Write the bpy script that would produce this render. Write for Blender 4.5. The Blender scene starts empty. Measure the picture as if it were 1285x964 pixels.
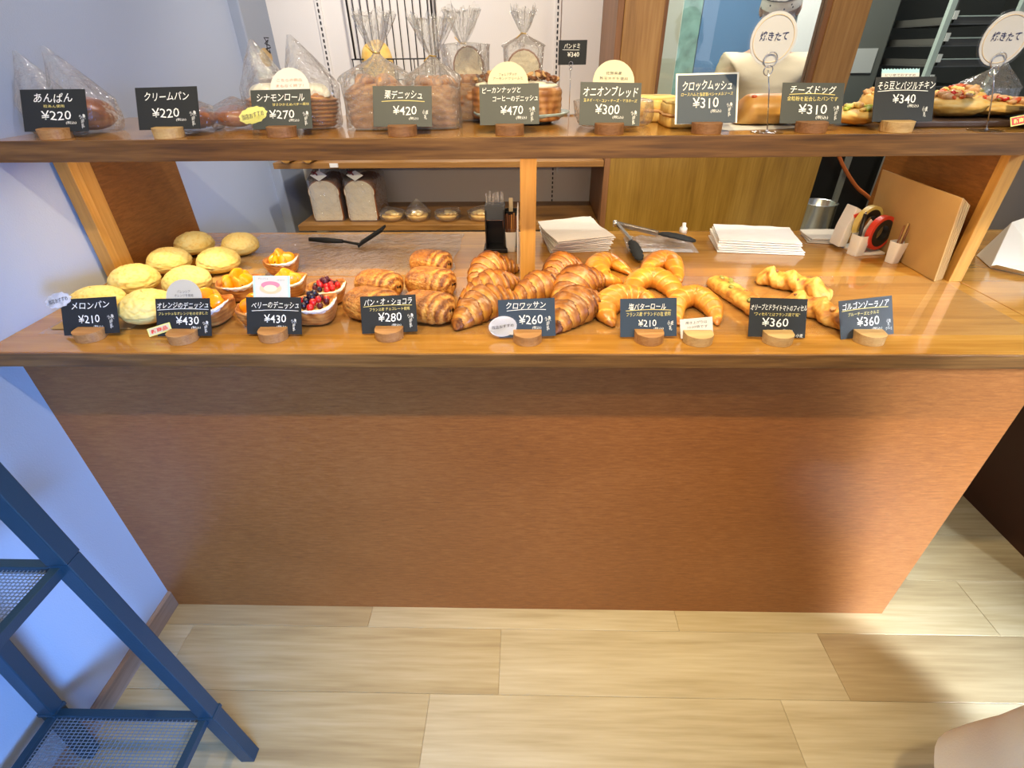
import bpy, bmesh, math, random
from mathutils import Vector, Matrix, noise, Euler

S = bpy.context.scene
COL = S.collection
PI = math.pi

# ------------------------------------------------------------------ camera
cam = bpy.data.cameras.new('camera'); cob = bpy.data.objects.new('camera', cam); COL.objects.link(cob)
cam.sensor_fit = 'HORIZONTAL'; cam.sensor_width = 36.0; cam.lens = 36.0 * 629.25 / 1285.0
cam.clip_start = 0.02; cam.clip_end = 60
cob.matrix_world = Matrix.Translation((-0.0063, -0.8992, 1.42)) @ Matrix.Rotation(math.radians(1.6046), 4, 'Z') \
    @ Matrix.Rotation(math.radians(90 - 33.5085), 4, 'X') @ Matrix.Rotation(math.radians(0.7083) * -1, 4, 'Z')
S.camera = cob

# ------------------------------------------------------------------ colour management, world
S.view_settings.view_transform = 'Standard'; S.view_settings.look = 'None'
S.view_settings.exposure = 0.2; S.view_settings.gamma = 1.0
S.view_settings.use_curve_mapping = False
S.cycles.max_bounces = 8; S.cycles.transparent_max_bounces = 24
S.cycles.caustics_reflective = False; S.cycles.caustics_refractive = False

w = bpy.data.worlds.new('world'); S.world = w; w.use_nodes = True
wn = w.node_tree.nodes; wl = w.node_tree.links
for n in list(wn): wn.remove(n)
wo = wn.new('ShaderNodeOutputWorld'); wb = wn.new('ShaderNodeBackground')
tc = wn.new('ShaderNodeTexCoord'); sp = wn.new('ShaderNodeSeparateXYZ'); cr = wn.new('ShaderNodeValToRGB')
mr = wn.new('ShaderNodeMapRange'); mr.inputs[1].default_value = -0.3; mr.inputs[2].default_value = 0.7
cr.color_ramp.elements[0].color = (.25, .27, .30, 1); cr.color_ramp.elements[1].color = (.60, .74, 1.0, 1)
wl.new(tc.outputs['Generated'], sp.inputs[0]); wl.new(sp.outputs[2], mr.inputs[0]); wl.new(mr.outputs[0], cr.inputs[0])
wl.new(cr.outputs[0], wb.inputs[0]); wb.inputs[1].default_value = 0.6; wl.new(wb.outputs[0], wo.inputs[0])

# ------------------------------------------------------------------ lights
def area(name, loc, target, size, power, color, size_y=None, spread=None):
    l = bpy.data.lights.new(name, 'AREA'); l.energy = power; l.color = color; l.size = size
    if size_y: l.shape = 'RECTANGLE'; l.size_y = size_y
    if spread: l.spread = math.radians(spread)
    o = bpy.data.objects.new(name, l); COL.objects.link(o); o.location = loc
    o.rotation_euler = (Vector(target) - Vector(loc)).to_track_quat('-Z', 'Y').to_euler()
    return o
def spot(name, loc, target, power, color, angle=70, blend=.6, radius=.04):
    l = bpy.data.lights.new(name, 'SPOT'); l.energy = power; l.color = color; l.spot_size = math.radians(angle)
    l.spot_blend = blend; l.shadow_soft_size = radius
    o = bpy.data.objects.new(name, l); COL.objects.link(o); o.location = loc
    o.rotation_euler = (Vector(target) - Vector(loc)).to_track_quat('-Z', 'Y').to_euler()
    return o
# daylight through the shop front behind the camera
area('shopfront_daylight', (.5, -3.4, 1.6), (-.4, 0.6, .9), 3.0, 17, (.92, .93, 1.0), 1.8)
area('left_wall_blue_daylight', (1.3, -2.4, 1.25), (-1.08, -.30, .30), .9, 13, (.16, .42, 1.0), .7, spread=46)  # narrow daylight lamp added to tint the lower left wall blue
area('shop_door_daylight', (2.5, -2.2, 1.75), (1.05, .05, .25), .35, 13, (.72, .84, 1.0), 1.5, spread=22)
WARM = (1.0, .80, .47)
spot('overhead_spot_light', (-.55, -.62, 2.38), (-.50, .14, 1.05), 60, WARM, 84, .9, .025)
spot('overhead_spot_light', (.10, -.62, 2.38), (.10, .12, 1.05), 64, WARM, 84, .9, .025)
spot('overhead_spot_light', (.75, -.62, 2.38), (.66, .16, 1.08), 62, WARM, 74, .9, .025)
spot('overhead_spot_light', (.30, -.95, 2.38), (.22, -.45, 0), 105, WARM, 50, .95, .05)
spot('overhead_spot_light', (-.45, .35, 2.38), (-1.0, 1.0, 1.5), 26, (.92, .93, 1.0), 100, .9)  # extra lamp added to brighten the upper left wall
spot('overhead_spot_light', (-.35, .80, 2.38), (-.3, 1.5, 1.2), 60, (1, .90, .76), 110, .8)
spot('overhead_spot_light', (.7, .55, 2.38), (.75, 1.2, 1.0), 34, (1, .84, .56), 90, .8)
area('kitchen_light', (1.15, 1.72, 2.45), (1.15, 1.9, 0), .7, 30, (1.0, .98, .90), .3)

# ------------------------------------------------------------------ material helpers
MATS = {}
def newmat(name):
    m = bpy.data.materials.new(name); m.use_nodes = True
    nt = m.node_tree; b = nt.nodes['Principled BSDF']
    return m, nt, b
def simple(name, col, rough=.5, metal=0., spec=.5, coat=0., bumpscale=0, bump=0., trans=0, sss=0, emit=None, var=0., varscale=20):
    if name in MATS: return MATS[name]
    m, nt, b = newmat(name)
    b.inputs['Base Color'].default_value = (*col, 1); b.inputs['Roughness'].default_value = rough
    b.inputs['Metallic'].default_value = metal; b.inputs['Specular IOR Level'].default_value = spec
    b.inputs['Coat Weight'].default_value = coat; b.inputs['Coat Roughness'].default_value = .15
    b.inputs['Transmission Weight'].default_value = trans
    if sss: b.inputs['Subsurface Weight'].default_value = sss; b.inputs['Subsurface Radius'].default_value = (.01, .006, .003)
    if emit: b.inputs['Emission Color'].default_value = (*emit[:3], 1); b.inputs['Emission Strength'].default_value = emit[3]
    if var or bump:
        t = nt.nodes.new('ShaderNodeTexCoord'); nz = nt.nodes.new('ShaderNodeTexNoise')
        nz.inputs['Scale'].default_value = bumpscale or varscale; nz.inputs['Detail'].default_value = 4
        nt.links.new(t.outputs['Object'], nz.inputs['Vector'])
        if bump:
            bp = nt.nodes.new('ShaderNodeBump'); bp.inputs['Strength'].default_value = bump; bp.inputs['Distance'].default_value = .002
            nt.links.new(nz.outputs[0], bp.inputs['Height']); nt.links.new(bp.outputs[0], b.inputs['Normal'])
        if var:
            n2 = nt.nodes.new('ShaderNodeTexNoise'); n2.inputs['Scale'].default_value = varscale; n2.inputs['Detail'].default_value = 3
            nt.links.new(t.outputs['Object'], n2.inputs['Vector'])
            mx = nt.nodes.new('ShaderNodeMix'); mx.data_type = 'RGBA'
            mx.inputs[6].default_value = (*[c * (1 - var) for c in col], 1); mx.inputs[7].default_value = (*[min(1, c * (1 + var)) for c in col], 1)
            nt.links.new(n2.outputs[0], mx.inputs[0]); nt.links.new(mx.outputs[2], b.inputs['Base Color'])
    MATS[name] = m; return m

def wood(name, dark, mid, light, axis='X', scale=1., rough=.35, coat=.0, fleck=0., contrast=1., coords='Object', rings=.0):
    """long grain along one axis, with pores; optional short flecks"""
    if name in MATS: return MATS[name]
    m, nt, b = newmat(name); N = nt.nodes; L = nt.links
    t = N.new('ShaderNodeTexCoord'); mp = N.new('ShaderNodeMapping')
    s = {'X': (1.6, 22, 22), 'Y': (22, 1.6, 22), 'Z': (22, 22, 1.6)}[axis]
    mp.inputs['Scale'].default_value = [a * scale for a in s]; L.new(t.outputs[coords], mp.inputs[0])
    oi = N.new('ShaderNodeObjectInfo'); ad = N.new('ShaderNodeVectorMath'); ad.operation = 'ADD'
    mu = N.new('ShaderNodeMath'); mu.operation = 'MULTIPLY'; mu.inputs[1].default_value = 37
    L.new(oi.outputs['Random'], mu.inputs[0]); cb = N.new('ShaderNodeCombineXYZ')
    for i in range(3): L.new(mu.outputs[0], cb.inputs[i])
    L.new(mp.outputs[0], ad.inputs[0]); L.new(cb.outputs[0], ad.inputs[1])
    n1 = N.new('ShaderNodeTexNoise'); n1.inputs['Scale'].default_value = 1.0; n1.inputs['Detail'].default_value = 6; n1.inputs['Distortion'].default_value = .8
    L.new(ad.outputs[0], n1.inputs['Vector'])
    mp2 = N.new('ShaderNodeMapping'); s2 = {'X': (9, 160, 160), 'Y': (160, 9, 160), 'Z': (160, 160, 9)}[axis]
    mp2.inputs['Scale'].default_value = [a * scale for a in s2]; L.new(t.outputs[coords], mp2.inputs[0])
    n2 = N.new('ShaderNodeTexNoise'); n2.inputs['Scale'].default_value = 1.0; n2.inputs['Detail'].default_value = 3
    L.new(mp2.outputs[0], n2.inputs['Vector'])
    mx = N.new('ShaderNodeMath'); mx.operation = 'MULTIPLY_ADD'; mx.inputs[1].default_value = .45; L.new(n2.outputs[0], mx.inputs[0])
    m1 = N.new('ShaderNodeMath'); m1.operation = 'MULTIPLY'; m1.inputs[1].default_value = .62; L.new(n1.outputs[0], m1.inputs[0]); L.new(m1.outputs[0], mx.inputs[2])
    cr = N.new('ShaderNodeValToRGB'); e = cr.color_ramp.elements
    c = .16 / contrast
    e[0].position = .5 - c; e[0].color = (*dark, 1); e[1].position = .54 + c; e[1].color = (*light, 1)
    k = e.new(.52); k.color = (*mid, 1)
    L.new(mx.outputs[0], cr.inputs[0])
    L.new(cr.outputs[0], b.inputs['Base Color'])
    b.inputs['Roughness'].default_value = rough; b.inputs['Coat Weight'].default_value = coat; b.inputs['Coat Roughness'].default_value = .12
    bp = N.new('ShaderNodeBump'); bp.inputs['Strength'].default_value = .12; bp.inputs['Distance'].default_value = .001
    L.new(n2.outputs[0], bp.inputs['Height']); L.new(bp.outputs[0], b.inputs['Normal'])
    MATS[name] = m; return m

def bread(name, pale, mid, dark, scale=60, bump=.35, rough=.42, coat=.15, nz_amt=.35, dist=.0025):
    """crust colour from the 'bake' attribute (0 pale .. 1 dark) broken up by noise"""
    if name in MATS: return MATS[name]
    m, nt, b = newmat(name); N = nt.nodes; L = nt.links
    at = N.new('ShaderNodeAttribute'); at.attribute_name = 'bake'
    t = N.new('ShaderNodeTexCoord'); n1 = N.new('ShaderNodeTexNoise'); n1.inputs['Scale'].default_value = scale; n1.inputs['Detail'].default_value = 5
    oi = N.new('ShaderNodeObjectInfo'); ad = N.new('ShaderNodeVectorMath'); ad.operation = 'ADD'
    L.new(t.outputs['Object'], ad.inputs[0]); L.new(oi.outputs['Random'], ad.inputs[1]); L.new(ad.outputs[0], n1.inputs['Vector'])
    s1 = N.new('ShaderNodeMath'); s1.operation = 'MULTIPLY_ADD'; s1.inputs[1].default_value = nz_amt * 2; s1.inputs[2].default_value = -nz_amt
    L.new(n1.outputs[0], s1.inputs[0]); s2 = N.new('ShaderNodeMath'); s2.operation = 'ADD'; L.new(s1.outputs[0], s2.inputs[0]); L.new(at.outputs['Fac'], s2.inputs[1])
    cr = N.new('ShaderNodeValToRGB'); e = cr.color_ramp.elements
    e[0].position = .05; e[0].color = (*pale, 1); e[1].position = .95; e[1].color = (*dark, 1); k = e.new(.5); k.color = (*mid, 1)
    L.new(s2.outputs[0], cr.inputs[0]); L.new(cr.outputs[0], b.inputs['Base Color'])
    b.inputs['Roughness'].default_value = rough; b.inputs['Coat Weight'].default_value = coat; b.inputs['Coat Roughness'].default_value = .3
    bp = N.new('ShaderNodeBump'); bp.inputs['Strength'].default_value = bump; bp.inputs['Distance'].default_value = dist
    L.new(n1.outputs[0], bp.inputs['Height']); L.new(bp.outputs[0], b.inputs['Normal'])
    MATS[name] = m; return m

def film(name, gloss=.25, tint=(1, 1, 1), rough=.08, haze=.0, bumpscale=30, bump=.5, mult=.62):
    """thin clear plastic or glass: mostly see-through with a glossy sheen"""
    if name in MATS: return MATS[name]
    m, nt, b = newmat(name); N = nt.nodes; L = nt.links; N.remove(b); out = N['Material Output']
    tr = N.new('ShaderNodeBsdfTransparent'); tr.inputs[0].default_value = (*tint, 1)
    gl = N.new('ShaderNodeBsdfGlossy'); gl.inputs['Roughness'].default_value = rough
    lw = N.new('ShaderNodeLayerWeight'); lw.inputs[0].default_value = gloss
    mx = N.new('ShaderNodeMixShader'); L.new(tr.outputs[0], mx.inputs[1]); L.new(gl.outputs[0], mx.inputs[2])
    if bump:
        t = N.new('ShaderNodeTexCoord'); nz = N.new('ShaderNodeTexNoise'); nz.inputs['Scale'].default_value = bumpscale; nz.inputs['Detail'].default_value = 3
        bp = N.new('ShaderNodeBump'); bp.inputs['Strength'].default_value = bump; bp.inputs['Distance'].default_value = .01
        L.new(t.outputs['Object'], nz.inputs['Vector']); L.new(nz.outputs[0], bp.inputs['Height'])
        L.new(bp.outputs[0], gl.inputs['Normal']); L.new(bp.outputs[0], lw.inputs['Normal'])
    fr = lw.outputs['Facing']; ma = N.new('ShaderNodeMath'); ma.operation = 'MULTIPLY_ADD'; ma.inputs[1].default_value = mult; ma.inputs[2].default_value = .035; ma.use_clamp = True
    L.new(fr, ma.inputs[0]); L.new(ma.outputs[0], mx.inputs[0])
    last = mx
    if haze:
        df = N.new('ShaderNodeBsdfDiffuse'); df.inputs[0].default_value = (.9, .9, .92, 1)
        m2 = N.new('ShaderNodeMixShader'); m2.inputs[0].default_value = haze; L.new(mx.outputs[0], m2.inputs[1]); L.new(df.outputs[0], m2.inputs[2]); last = m2
    L.new(last.outputs[0], out.inputs[0])
    MATS[name] = m; return m

# ------------------------------------------------------------------ mesh helpers
class MB:
    def __init__(s): s.v = []; s.f = []; s.b = []
    def add(s, vs, fs, bake=None):
        o = len(s.v); s.v += [tuple(v) for v in vs]; s.f += [tuple(i + o for i in f) for f in fs]
        s.b += list(bake) if bake is not None else [0.4] * len(vs); return s
    def box(s, x0, x1, y0, y1, z0, z1, bake=None):
        vs = [(x, y, z) for z in (z0, z1) for y in (y0, y1) for x in (x0, x1)]
        return s.add(vs, [(0, 2, 3, 1), (4, 5, 7, 6), (0, 1, 5, 4), (2, 6, 7, 3), (0, 4, 6, 2), (1, 3, 7, 5)], bake)
    def bar(s, a, b, wx, wy, up=(0, 0, 1)):
        a = Vector(a); b = Vector(b); d = (b - a).normalized(); u = Vector(up)
        if abs(d.dot(u)) > .98: u = Vector((0, 1, 0))
        x = d.cross(u).normalized(); y = x.cross(d).normalized()
        vs = [p + x * i * wx / 2 + y * j * wy / 2 for p in (a, b) for j in (-1, 1) for i in (-1, 1)]
        return s.add(vs, [(0, 2, 3, 1), (4, 5, 7, 6), (0, 1, 5, 4), (2, 6, 7, 3), (0, 4, 6, 2), (1, 3, 7, 5)])
    def surf(s, fn, nu, nv, cu=False, cv=False, bake=None, capu=False):
        vs = []; bk = []
        for i in range(nu):
            for j in range(nv):
                u = i / (nu if cu else nu - 1); v = j / (nv if cv else nv - 1)
                r = fn(u, v)
                if len(r) == 4: bk.append(r[3]); r = r[:3]
                else: bk.append(.4 if bake is None else bake)
                vs.append(r)
        fs = []
        for i in range(nu if cu else nu - 1):
            for j in range(nv if cv else nv - 1):
                a = i * nv + j; b2 = i * nv + (j + 1) % nv; c = ((i + 1) % nu) * nv + (j + 1) % nv; d = ((i + 1) % nu) * nv + j
                fs.append((a, d, c, b2))
        if capu:
            fs.append(tuple(range(nv))); fs.append(tuple((nu - 1) * nv + j for j in reversed(range(nv))))
        return s.add(vs, fs, bk)
    def tube(s, pts, r, n=8, closed=False, cap=True):
        pts = [Vector(p) for p in pts]; m = len(pts); rr = r if isinstance(r, (list, tuple)) else [r] * m
        fr = []; prev = None
        for i in range(m):
            t = (pts[(i + 1) % m] - pts[i - 1]) if (closed or 0 < i < m - 1) else (pts[1] - pts[0] if i == 0 else pts[-1] - pts[-2])
            t.normalize()
            if prev is None:
                u = Vector((0, 0, 1)) if abs(t.z) < .9 else Vector((1, 0, 0)); x = t.cross(u).normalized()
            else:
                x = (prev - t * prev.dot(t)).normalized()
            prev = x; fr.append((x, t.cross(x)))
        vs = [pts[i] + fr[i][0] * rr[i] * math.cos(2 * PI * j / n) + fr[i][1] * rr[i] * math.sin(2 * PI * j / n) for i in range(m) for j in range(n)]
        fs = [(i * n + j, ((i + 1) % m) * n + j, ((i + 1) % m) * n + (j + 1) % n, i * n + (j + 1) % n) for i in range(m if closed else m - 1) for j in range(n)]
        if cap and not closed: fs += [tuple(range(n)), tuple((m - 1) * n + j for j in reversed(range(n)))]
        return s.add(vs, fs)
    def lathe(s, prof, n=32, ox=0, oy=0, oz=0, sx=1, sy=1):
        vs = [(ox + r * sx * math.cos(2 * PI * j / n), oy + r * sy * math.sin(2 * PI * j / n), oz + z) for r, z in prof for j in range(n)]
        fs = [(i * n + j, i * n + (j + 1) % n, (i + 1) * n + (j + 1) % n, (i + 1) * n + j) for i in range(len(prof) - 1) for j in range(n)]
        fs += [tuple(reversed(range(n))), tuple((len(prof) - 1) * n + j for j in range(n))]
        return s.add(vs, fs)
    def ball(s, c, rx, ry=None, rz=None, n=10, jit=0, bake=None):
        ry = ry or rx; rz = rz or rx
        def f(u, v):
            th = PI * u; ph = 2 * PI * v; d = Vector((math.sin(th) * math.cos(ph), math.sin(th) * math.sin(ph), math.cos(th)))
            k = 1 + (jit * noise.noise(d * 2 + Vector(c) * 50) if jit else 0)
            return (c[0] + d.x * rx * k, c[1] + d.y * ry * k, c[2] + d.z * rz * k)
        return s.surf(f, n, n + 4, cv=True, bake=bake)
    def prism(s, poly, y0, y1):
        """polygon in the xz plane extruded along y"""
        n = len(poly); vs = [(x, y0, z) for x, z in poly] + [(x, y1, z) for x, z in poly]
        return s.add(vs, [tuple(range(n)), tuple(reversed(range(n, 2 * n)))] + [(i, i + n, (i + 1) % n + n, (i + 1) % n) for i in range(n)])
    def build(s, name, mat, parent=None, smooth=False, loc=None, rot=None, bevel=0, bseg=2, recalc=True):
        me = bpy.data.meshes.new(name); me.from_pydata(s.v, [], s.f); me.validate()
        if len(s.b) == len(me.vertices):
            a = me.attributes.new('bake', 'FLOAT', 'POINT'); a.data.foreach_set('value', s.b)
        if recalc:
            bm = bmesh.new(); bm.from_mesh(me)
            bmesh.ops.recalc_face_normals(bm, faces=bm.faces); bm.to_mesh(me); bm.free()
        me.materials.append(mat)
        if smooth: me.polygons.foreach_set('use_smooth', [True] * len(me.polygons))
        o = bpy.data.objects.new(name, me); COL.objects.link(o)
        if parent: o.parent = parent
        if loc is not None: o.location = loc
        if rot is not None: o.rotation_euler = rot
        if bevel:
            md = o.modifiers.new('bevel', 'BEVEL'); md.width = bevel; md.segments = bseg; md.limit_method = 'ANGLE'
        return o

def tag(o, label=None, cat=None, group=None, kind=None):
    if label: o['label'] = label
    if cat: o['category'] = cat
    if group: o['group'] = group
    if kind: o['kind'] = kind
    return o
def empty(name, loc=(0, 0, 0), rz=0, **k):
    o = bpy.data.objects.new(name, None); COL.objects.link(o); o.location = loc; o.rotation_euler = (0, 0, rz); o.empty_display_size = .05
    return tag(o, **k)
def copy_tree(o, loc=None, rz=None, scale=None, parent=None, label=None):
    c = o.copy(); COL.objects.link(c); c.parent = parent
    for ch in list(o.children): copy_tree(ch, parent=c)
    if loc is not None: c.location = loc
    if rz is not None: c.rotation_euler = (0, 0, rz)
    if scale is not None: c.scale = scale if isinstance(scale, tuple) else (scale,) * 3
    if label: c['label'] = label
    return c
def fbm(v, o=3): return noise.fractal(Vector(v), 1.0, 2.0, o)

# ------------------------------------------------------------------ materials
M_top = wood('counter_top_wood', (.26, .115, .018), (.36, .170, .028), (.45, .235, .05), 'X', .8, .18, .5)
M_edge = wood('counter_edge_wood', (.05, .020, .004), (.14, .062, .014), (.25, .12, .032), 'X', 1.0, .42, .1)
M_panel0 = wood('lauan_panel', (.135, .048, .013), (.20, .074, .020), (.26, .105, .032), 'X', 2.6, .40, .05)
M_panelv0 = wood('lauan_side_panel', (.13, .042, .012), (.20, .07, .02), (.27, .10, .032), 'X', 1.6, .4, .05)
def lauan(name, dark, mid, light):
    m, nt, b = newmat(name); N = nt.nodes; L = nt.links; t = N.new('ShaderNodeTexCoord')
    def nz(sc, det=3, dist=0):
        mp = N.new('ShaderNodeMapping'); mp.inputs['Scale'].default_value = sc; L.new(t.outputs['Object'], mp.inputs[0])
        n = N.new('ShaderNodeTexNoise'); n.inputs['Scale'].default_value = 1; n.inputs['Detail'].default_value = det; n.inputs['Distortion'].default_value = dist
        L.new(mp.outputs[0], n.inputs['Vector']); return n
    a = nz((26, 26, 210), 4, .6); c = nz((1.6, 1.6, 2.5), 2, .6); d = nz((110, 110, 520), 2)
    m1 = N.new('ShaderNodeMath'); m1.operation = 'MULTIPLY_ADD'; m1.inputs[1].default_value = .55; L.new(a.outputs[0], m1.inputs[0])
    m2 = N.new('ShaderNodeMath'); m2.operation = 'MULTIPLY'; m2.inputs[1].default_value = .30; L.new(c.outputs[0], m2.inputs[0]); L.new(m2.outputs[0], m1.inputs[2])
    m3 = N.new('ShaderNodeMath'); m3.operation = 'MULTIPLY_ADD'; m3.inputs[1].default_value = .22; L.new(d.outputs[0], m3.inputs[0]); L.new(m1.outputs[0], m3.inputs[2])
    cr = N.new('ShaderNodeValToRGB'); e = cr.color_ramp.elements; e[0].position = .30; e[0].color = (*dark, 1); e[1].position = .78; e[1].color = (*light, 1); k = e.new(.53); k.color = (*mid, 1)
    L.new(m3.outputs[0], cr.inputs[0]); L.new(cr.outputs[0], b.inputs['Base Color']); b.inputs['Roughness'].default_value = .42
    b.inputs['Coat Weight'].default_value = .08
    bp = N.new('ShaderNodeBump'); bp.inputs['Strength'].default_value = .15; bp.inputs['Distance'].default_value = .001; L.new(a.outputs[0], bp.inputs['Height']); L.new(bp.outputs[0], b.inputs['Normal'])
    return m
M_panel = lauan('lauan_panel', (.17, .054, .011), (.27, .092, .020), (.38, .150, .042))
M_panelv = lauan('lauan_side_panel', (.13, .045, .008), (.22, .08, .015), (.32, .125, .028))
M_post = wood('post_wood', (.36, .17, .035), (.48, .24, .05), (.58, .31, .08), 'Z', .9, .38, .1)
M_door = wood('oak_veneer_olive', (.18, .095, .012), (.25, .14, .020), (.32, .19, .034), 'Z', 1.1, .4, .05, contrast=.9)
M_frame = wood('oak_frame', (.24, .12, .035), (.34, .18, .055), (.42, .24, .085), 'Z', .8, .4, .05)
M_frame_side = wood('oak_frame_edge', (.13, .055, .02), (.20, .09, .035), (.26, .12, .05), 'Z', .8, .45)
M_shelf2 = wood('back_shelf_wood', (.19, .085, .02), (.28, .135, .035), (.36, .185, .055), 'X', .9, .4, .05)
M_plank = wood('oak_floor_plank', (.32, .24, .125), (.43, .34, .185), (.52, .43, .26), 'X', .55, .38, .0)
M_plank2 = wood('pale_oak_floor_plank', (.38, .305, .175), (.49, .41, .255), (.58, .505, .34), 'X', .55, .38, .0)
M_plank3 = wood('brown_oak_floor_plank', (.27, .195, .10), (.37, .28, .15), (.46, .36, .205), 'X', .55, .38, .0)
M_sub = simple('floor_joint', (.30, .22, .12), .8)
M_wall = simple('pale_grey_wallpaper', (.42, .49, .635), .75, bumpscale=260, bump=.25)
M_wallb = simple('warm_grey_wallpaper', (.74, .71, .68), .75, bumpscale=260, bump=.25)
M_pillar = simple('shaded_pillar_paint', (.30, .34, .42), .7, bumpscale=260, bump=.2)  # the pillar's shade is put into this darker blue-grey
M_base = wood('baseboard_vinyl', (.20, .13, .09), (.28, .19, .14), (.35, .25, .19), 'Y', .8, .5)
M_ceil = simple('ceiling_white', (.8, .8, .78), .8)
M_black = simple('chalkboard_black', (.018, .021, .025), .5, spec=.35, bumpscale=400, bump=.1)
M_glare = simple('chalkboard_black_glare', (.034, .041, .043), .5, spec=.4, bumpscale=400, bump=.1)  # black card with its glare put into the colour as grey
M_sheen = simple('chalkboard_black_sheen', (.022, .042, .078), .5, spec=.4, bumpscale=400, bump=.1)  # black card whose bluish sheen is part of the base colour
M_chalk = simple('white_chalk_ink', (.86, .87, .86), .7)
M_yellow = simple('yellow_chalk_ink', (.78, .66, .22), .7)
M_white = simple('white_paper', (.66, .66, .65), .7)
M_cream = simple('cream_paper', (.66, .60, .42), .7)
M_grayp = simple('grey_paper', (.52, .50, .45), .7)
M_palebl = simple('pale_lilac_paper', (.72, .73, .82), .6)
M_yelp = simple('yellow_sticker', (.83, .80, .25), .6)
M_ink = simple('grey_ink', (.07, .065, .07), .7)
M_navyink = simple('navy_ink', (.02, .025, .10), .6)
M_orink = simple('orange_ink', (.75, .25, .10), .6)
M_redink = simple('red_ink', (.78, .07, .06), .6)
M_hold = wood('card_holder_wood', (.27, .125, .04), (.38, .19, .065), (.47, .26, .10), 'X', 2.5, .5)
M_hold2 = wood('pale_card_holder_wood', (.37, .22, .085), (.48, .31, .13), (.56, .39, .18), 'X', 2.5, .5)
M_hold3 = wood('dark_card_holder_wood', (.15, .065, .025), (.23, .105, .04), (.31, .155, .065), 'X', 2.5, .5)
M_lam = film('laminate', .05, rough=.25, bump=0, mult=.2)
M_film = film('clear_film', .35, rough=.12, bumpscale=45, bump=.9)
M_bag = film('bag_film', .40, rough=.07, haze=.05, bumpscale=55, bump=1.0, mult=.85)
M_bagt = film('tied_bag_film', .50, rough=.09, haze=.11, bumpscale=110, bump=1.0, mult=.85)
M_crink = film('crinkled_film', .25, rough=.10, haze=.07, bumpscale=50, bump=1.0)
M_bagw = film('frosted_bag_film', .45, rough=.12, haze=.16, bumpscale=70, bump=1.0)
M_sheet = film('acrylic_sheet', .12, tint=(1, 1, 1), rough=.05, haze=.01, bumpscale=6, bump=.05, mult=.22)
M_glass = film('window_glass', .35, tint=(1, 1, 1), rough=.01, haze=.02, bump=0)
M_steel = simple('stainless_steel', (.62, .62, .60), .25, metal=1)
M_dsteel = simple('dark_steel', (.20, .20, .19), .4, metal=.7)
M_wire = simple('black_wire', (.015, .015, .017), .45)
M_chrome = simple('chrome_wire', (.75, .75, .78), .12, metal=1)
M_blackp = simple('black_plastic', (.012, .012, .012), .38)
M_blackn = simple('black_nylon', (.012, .013, .013), .6, spec=.25)
M_whitep = simple('white_plastic', (.80, .80, .78), .3)
M_kraft = simple('kraft_paper', (.43, .27, .10), .75, bumpscale=90, bump=.2, var=.10, varscale=14)
M_kraft2 = simple('kraft_paper_edge', (.36, .21, .08), .8)
M_bagpap = simple('white_paper_bag', (.82, .80, .74), .7, bumpscale=40, bump=.25)
M_navym = simple('navy_powder_coat', (.012, .040, .068), .42, spec=.5, bumpscale=500, bump=.15)
M_mesh = simple('steel_mesh', (.20, .26, .34), .45, metal=.3)

M_melon = bread('melon_bread_crust', (.80, .68, .27), (.80, .62, .19), (.66, .42, .09), 70, .22, .6, .0, .10, .0012)
M_crois = bread('croissant_crust', (.60, .30, .055), (.37, .130, .018), (.09, .022, .005), 90, .5, .36, .25, .24)
M_salt = bread('salt_roll_crust', (.72, .42, .06), (.56, .21, .024), (.32, .09, .014), 40, .1, .33, .3, .10)
M_choc = bread('pain_au_chocolat_crust', (.68, .36, .085), (.46, .175, .028), (.20, .06, .010), 190, 1.0, .34, .25, .60, .005)
M_fic = bread('ficelle_crust', (.72, .46, .12), (.60, .28, .045), (.28, .095, .018), 75, .8, .5, .1, .55, .004)
M_bun = bread('bun_crust', (.56, .26, .08), (.34, .105, .024), (.19, .048, .012), 30, .06, .3, .35, .12)
M_toast = bread('toast_crumb', (.84, .66, .28), (.78, .50, .13), (.46, .20, .04), 110, .5, .6, .0, .35)
M_crumb = bread('white_crumb', (.84, .76, .60), (.78, .66, .45), (.60, .36, .12), 160, .4, .7, .0, .2)
M_crustb = bread('loaf_crust', (.50, .22, .06), (.33, .11, .025), (.16, .045, .012), 40, .15, .45, .1, .2)
M_danish = bread('danish_crust', (.62, .32, .09), (.44, .17, .04), (.20, .06, .016), 80, .4, .4, .2, .25)
M_pizza = bread('pizza_dough', (.80, .60, .26), (.72, .42, .09), (.42, .18, .04), 60, .3, .5, .05, .3)
M_laminated = bread('laminated_loaf_side', (.52, .28, .11), (.36, .155, .05), (.16, .055, .022), 70, .5, .4, .2, .5)
M_sugar = simple('icing_sugar', (.84, .80, .76), .8, bumpscale=260, bump=.6, var=.08, varscale=60)
M_orange = simple('orange_segment_flesh', (.95, .36, .006), .22, coat=.5, sss=.15, var=.12, varscale=40)
M_custard = simple('custard', (.85, .62, .22), .5)
M_red = simple('raspberry_red', (.55, .012, .015), .2, coat=.6)
M_blueb = simple('blueberry_skin', (.018, .012, .03), .25, coat=.5)
M_blackb = simple('blackberry_skin', (.08, .008, .02), .22, coat=.6)
M_icing = simple('white_icing', (.82, .80, .70), .4, coat=.2)
M_nut = simple('pecan_nut', (.20, .075, .028), .45, bumpscale=120, bump=.6, var=.5, varscale=60)
M_nut2 = simple('pale_chopped_nut', (.50, .30, .14), .6, var=.3, varscale=60)
M_olive = simple('green_olive', (.22, .23, .05), .3, coat=.3)
M_tomato = simple('dried_tomato', (.62, .10, .02), .3, coat=.3)
M_ham = simple('roast_chicken', (.62, .36, .18), .45, var=.3, varscale=60)
M_bean = simple('green_broad_bean', (.45, .55, .10), .4)
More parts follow.
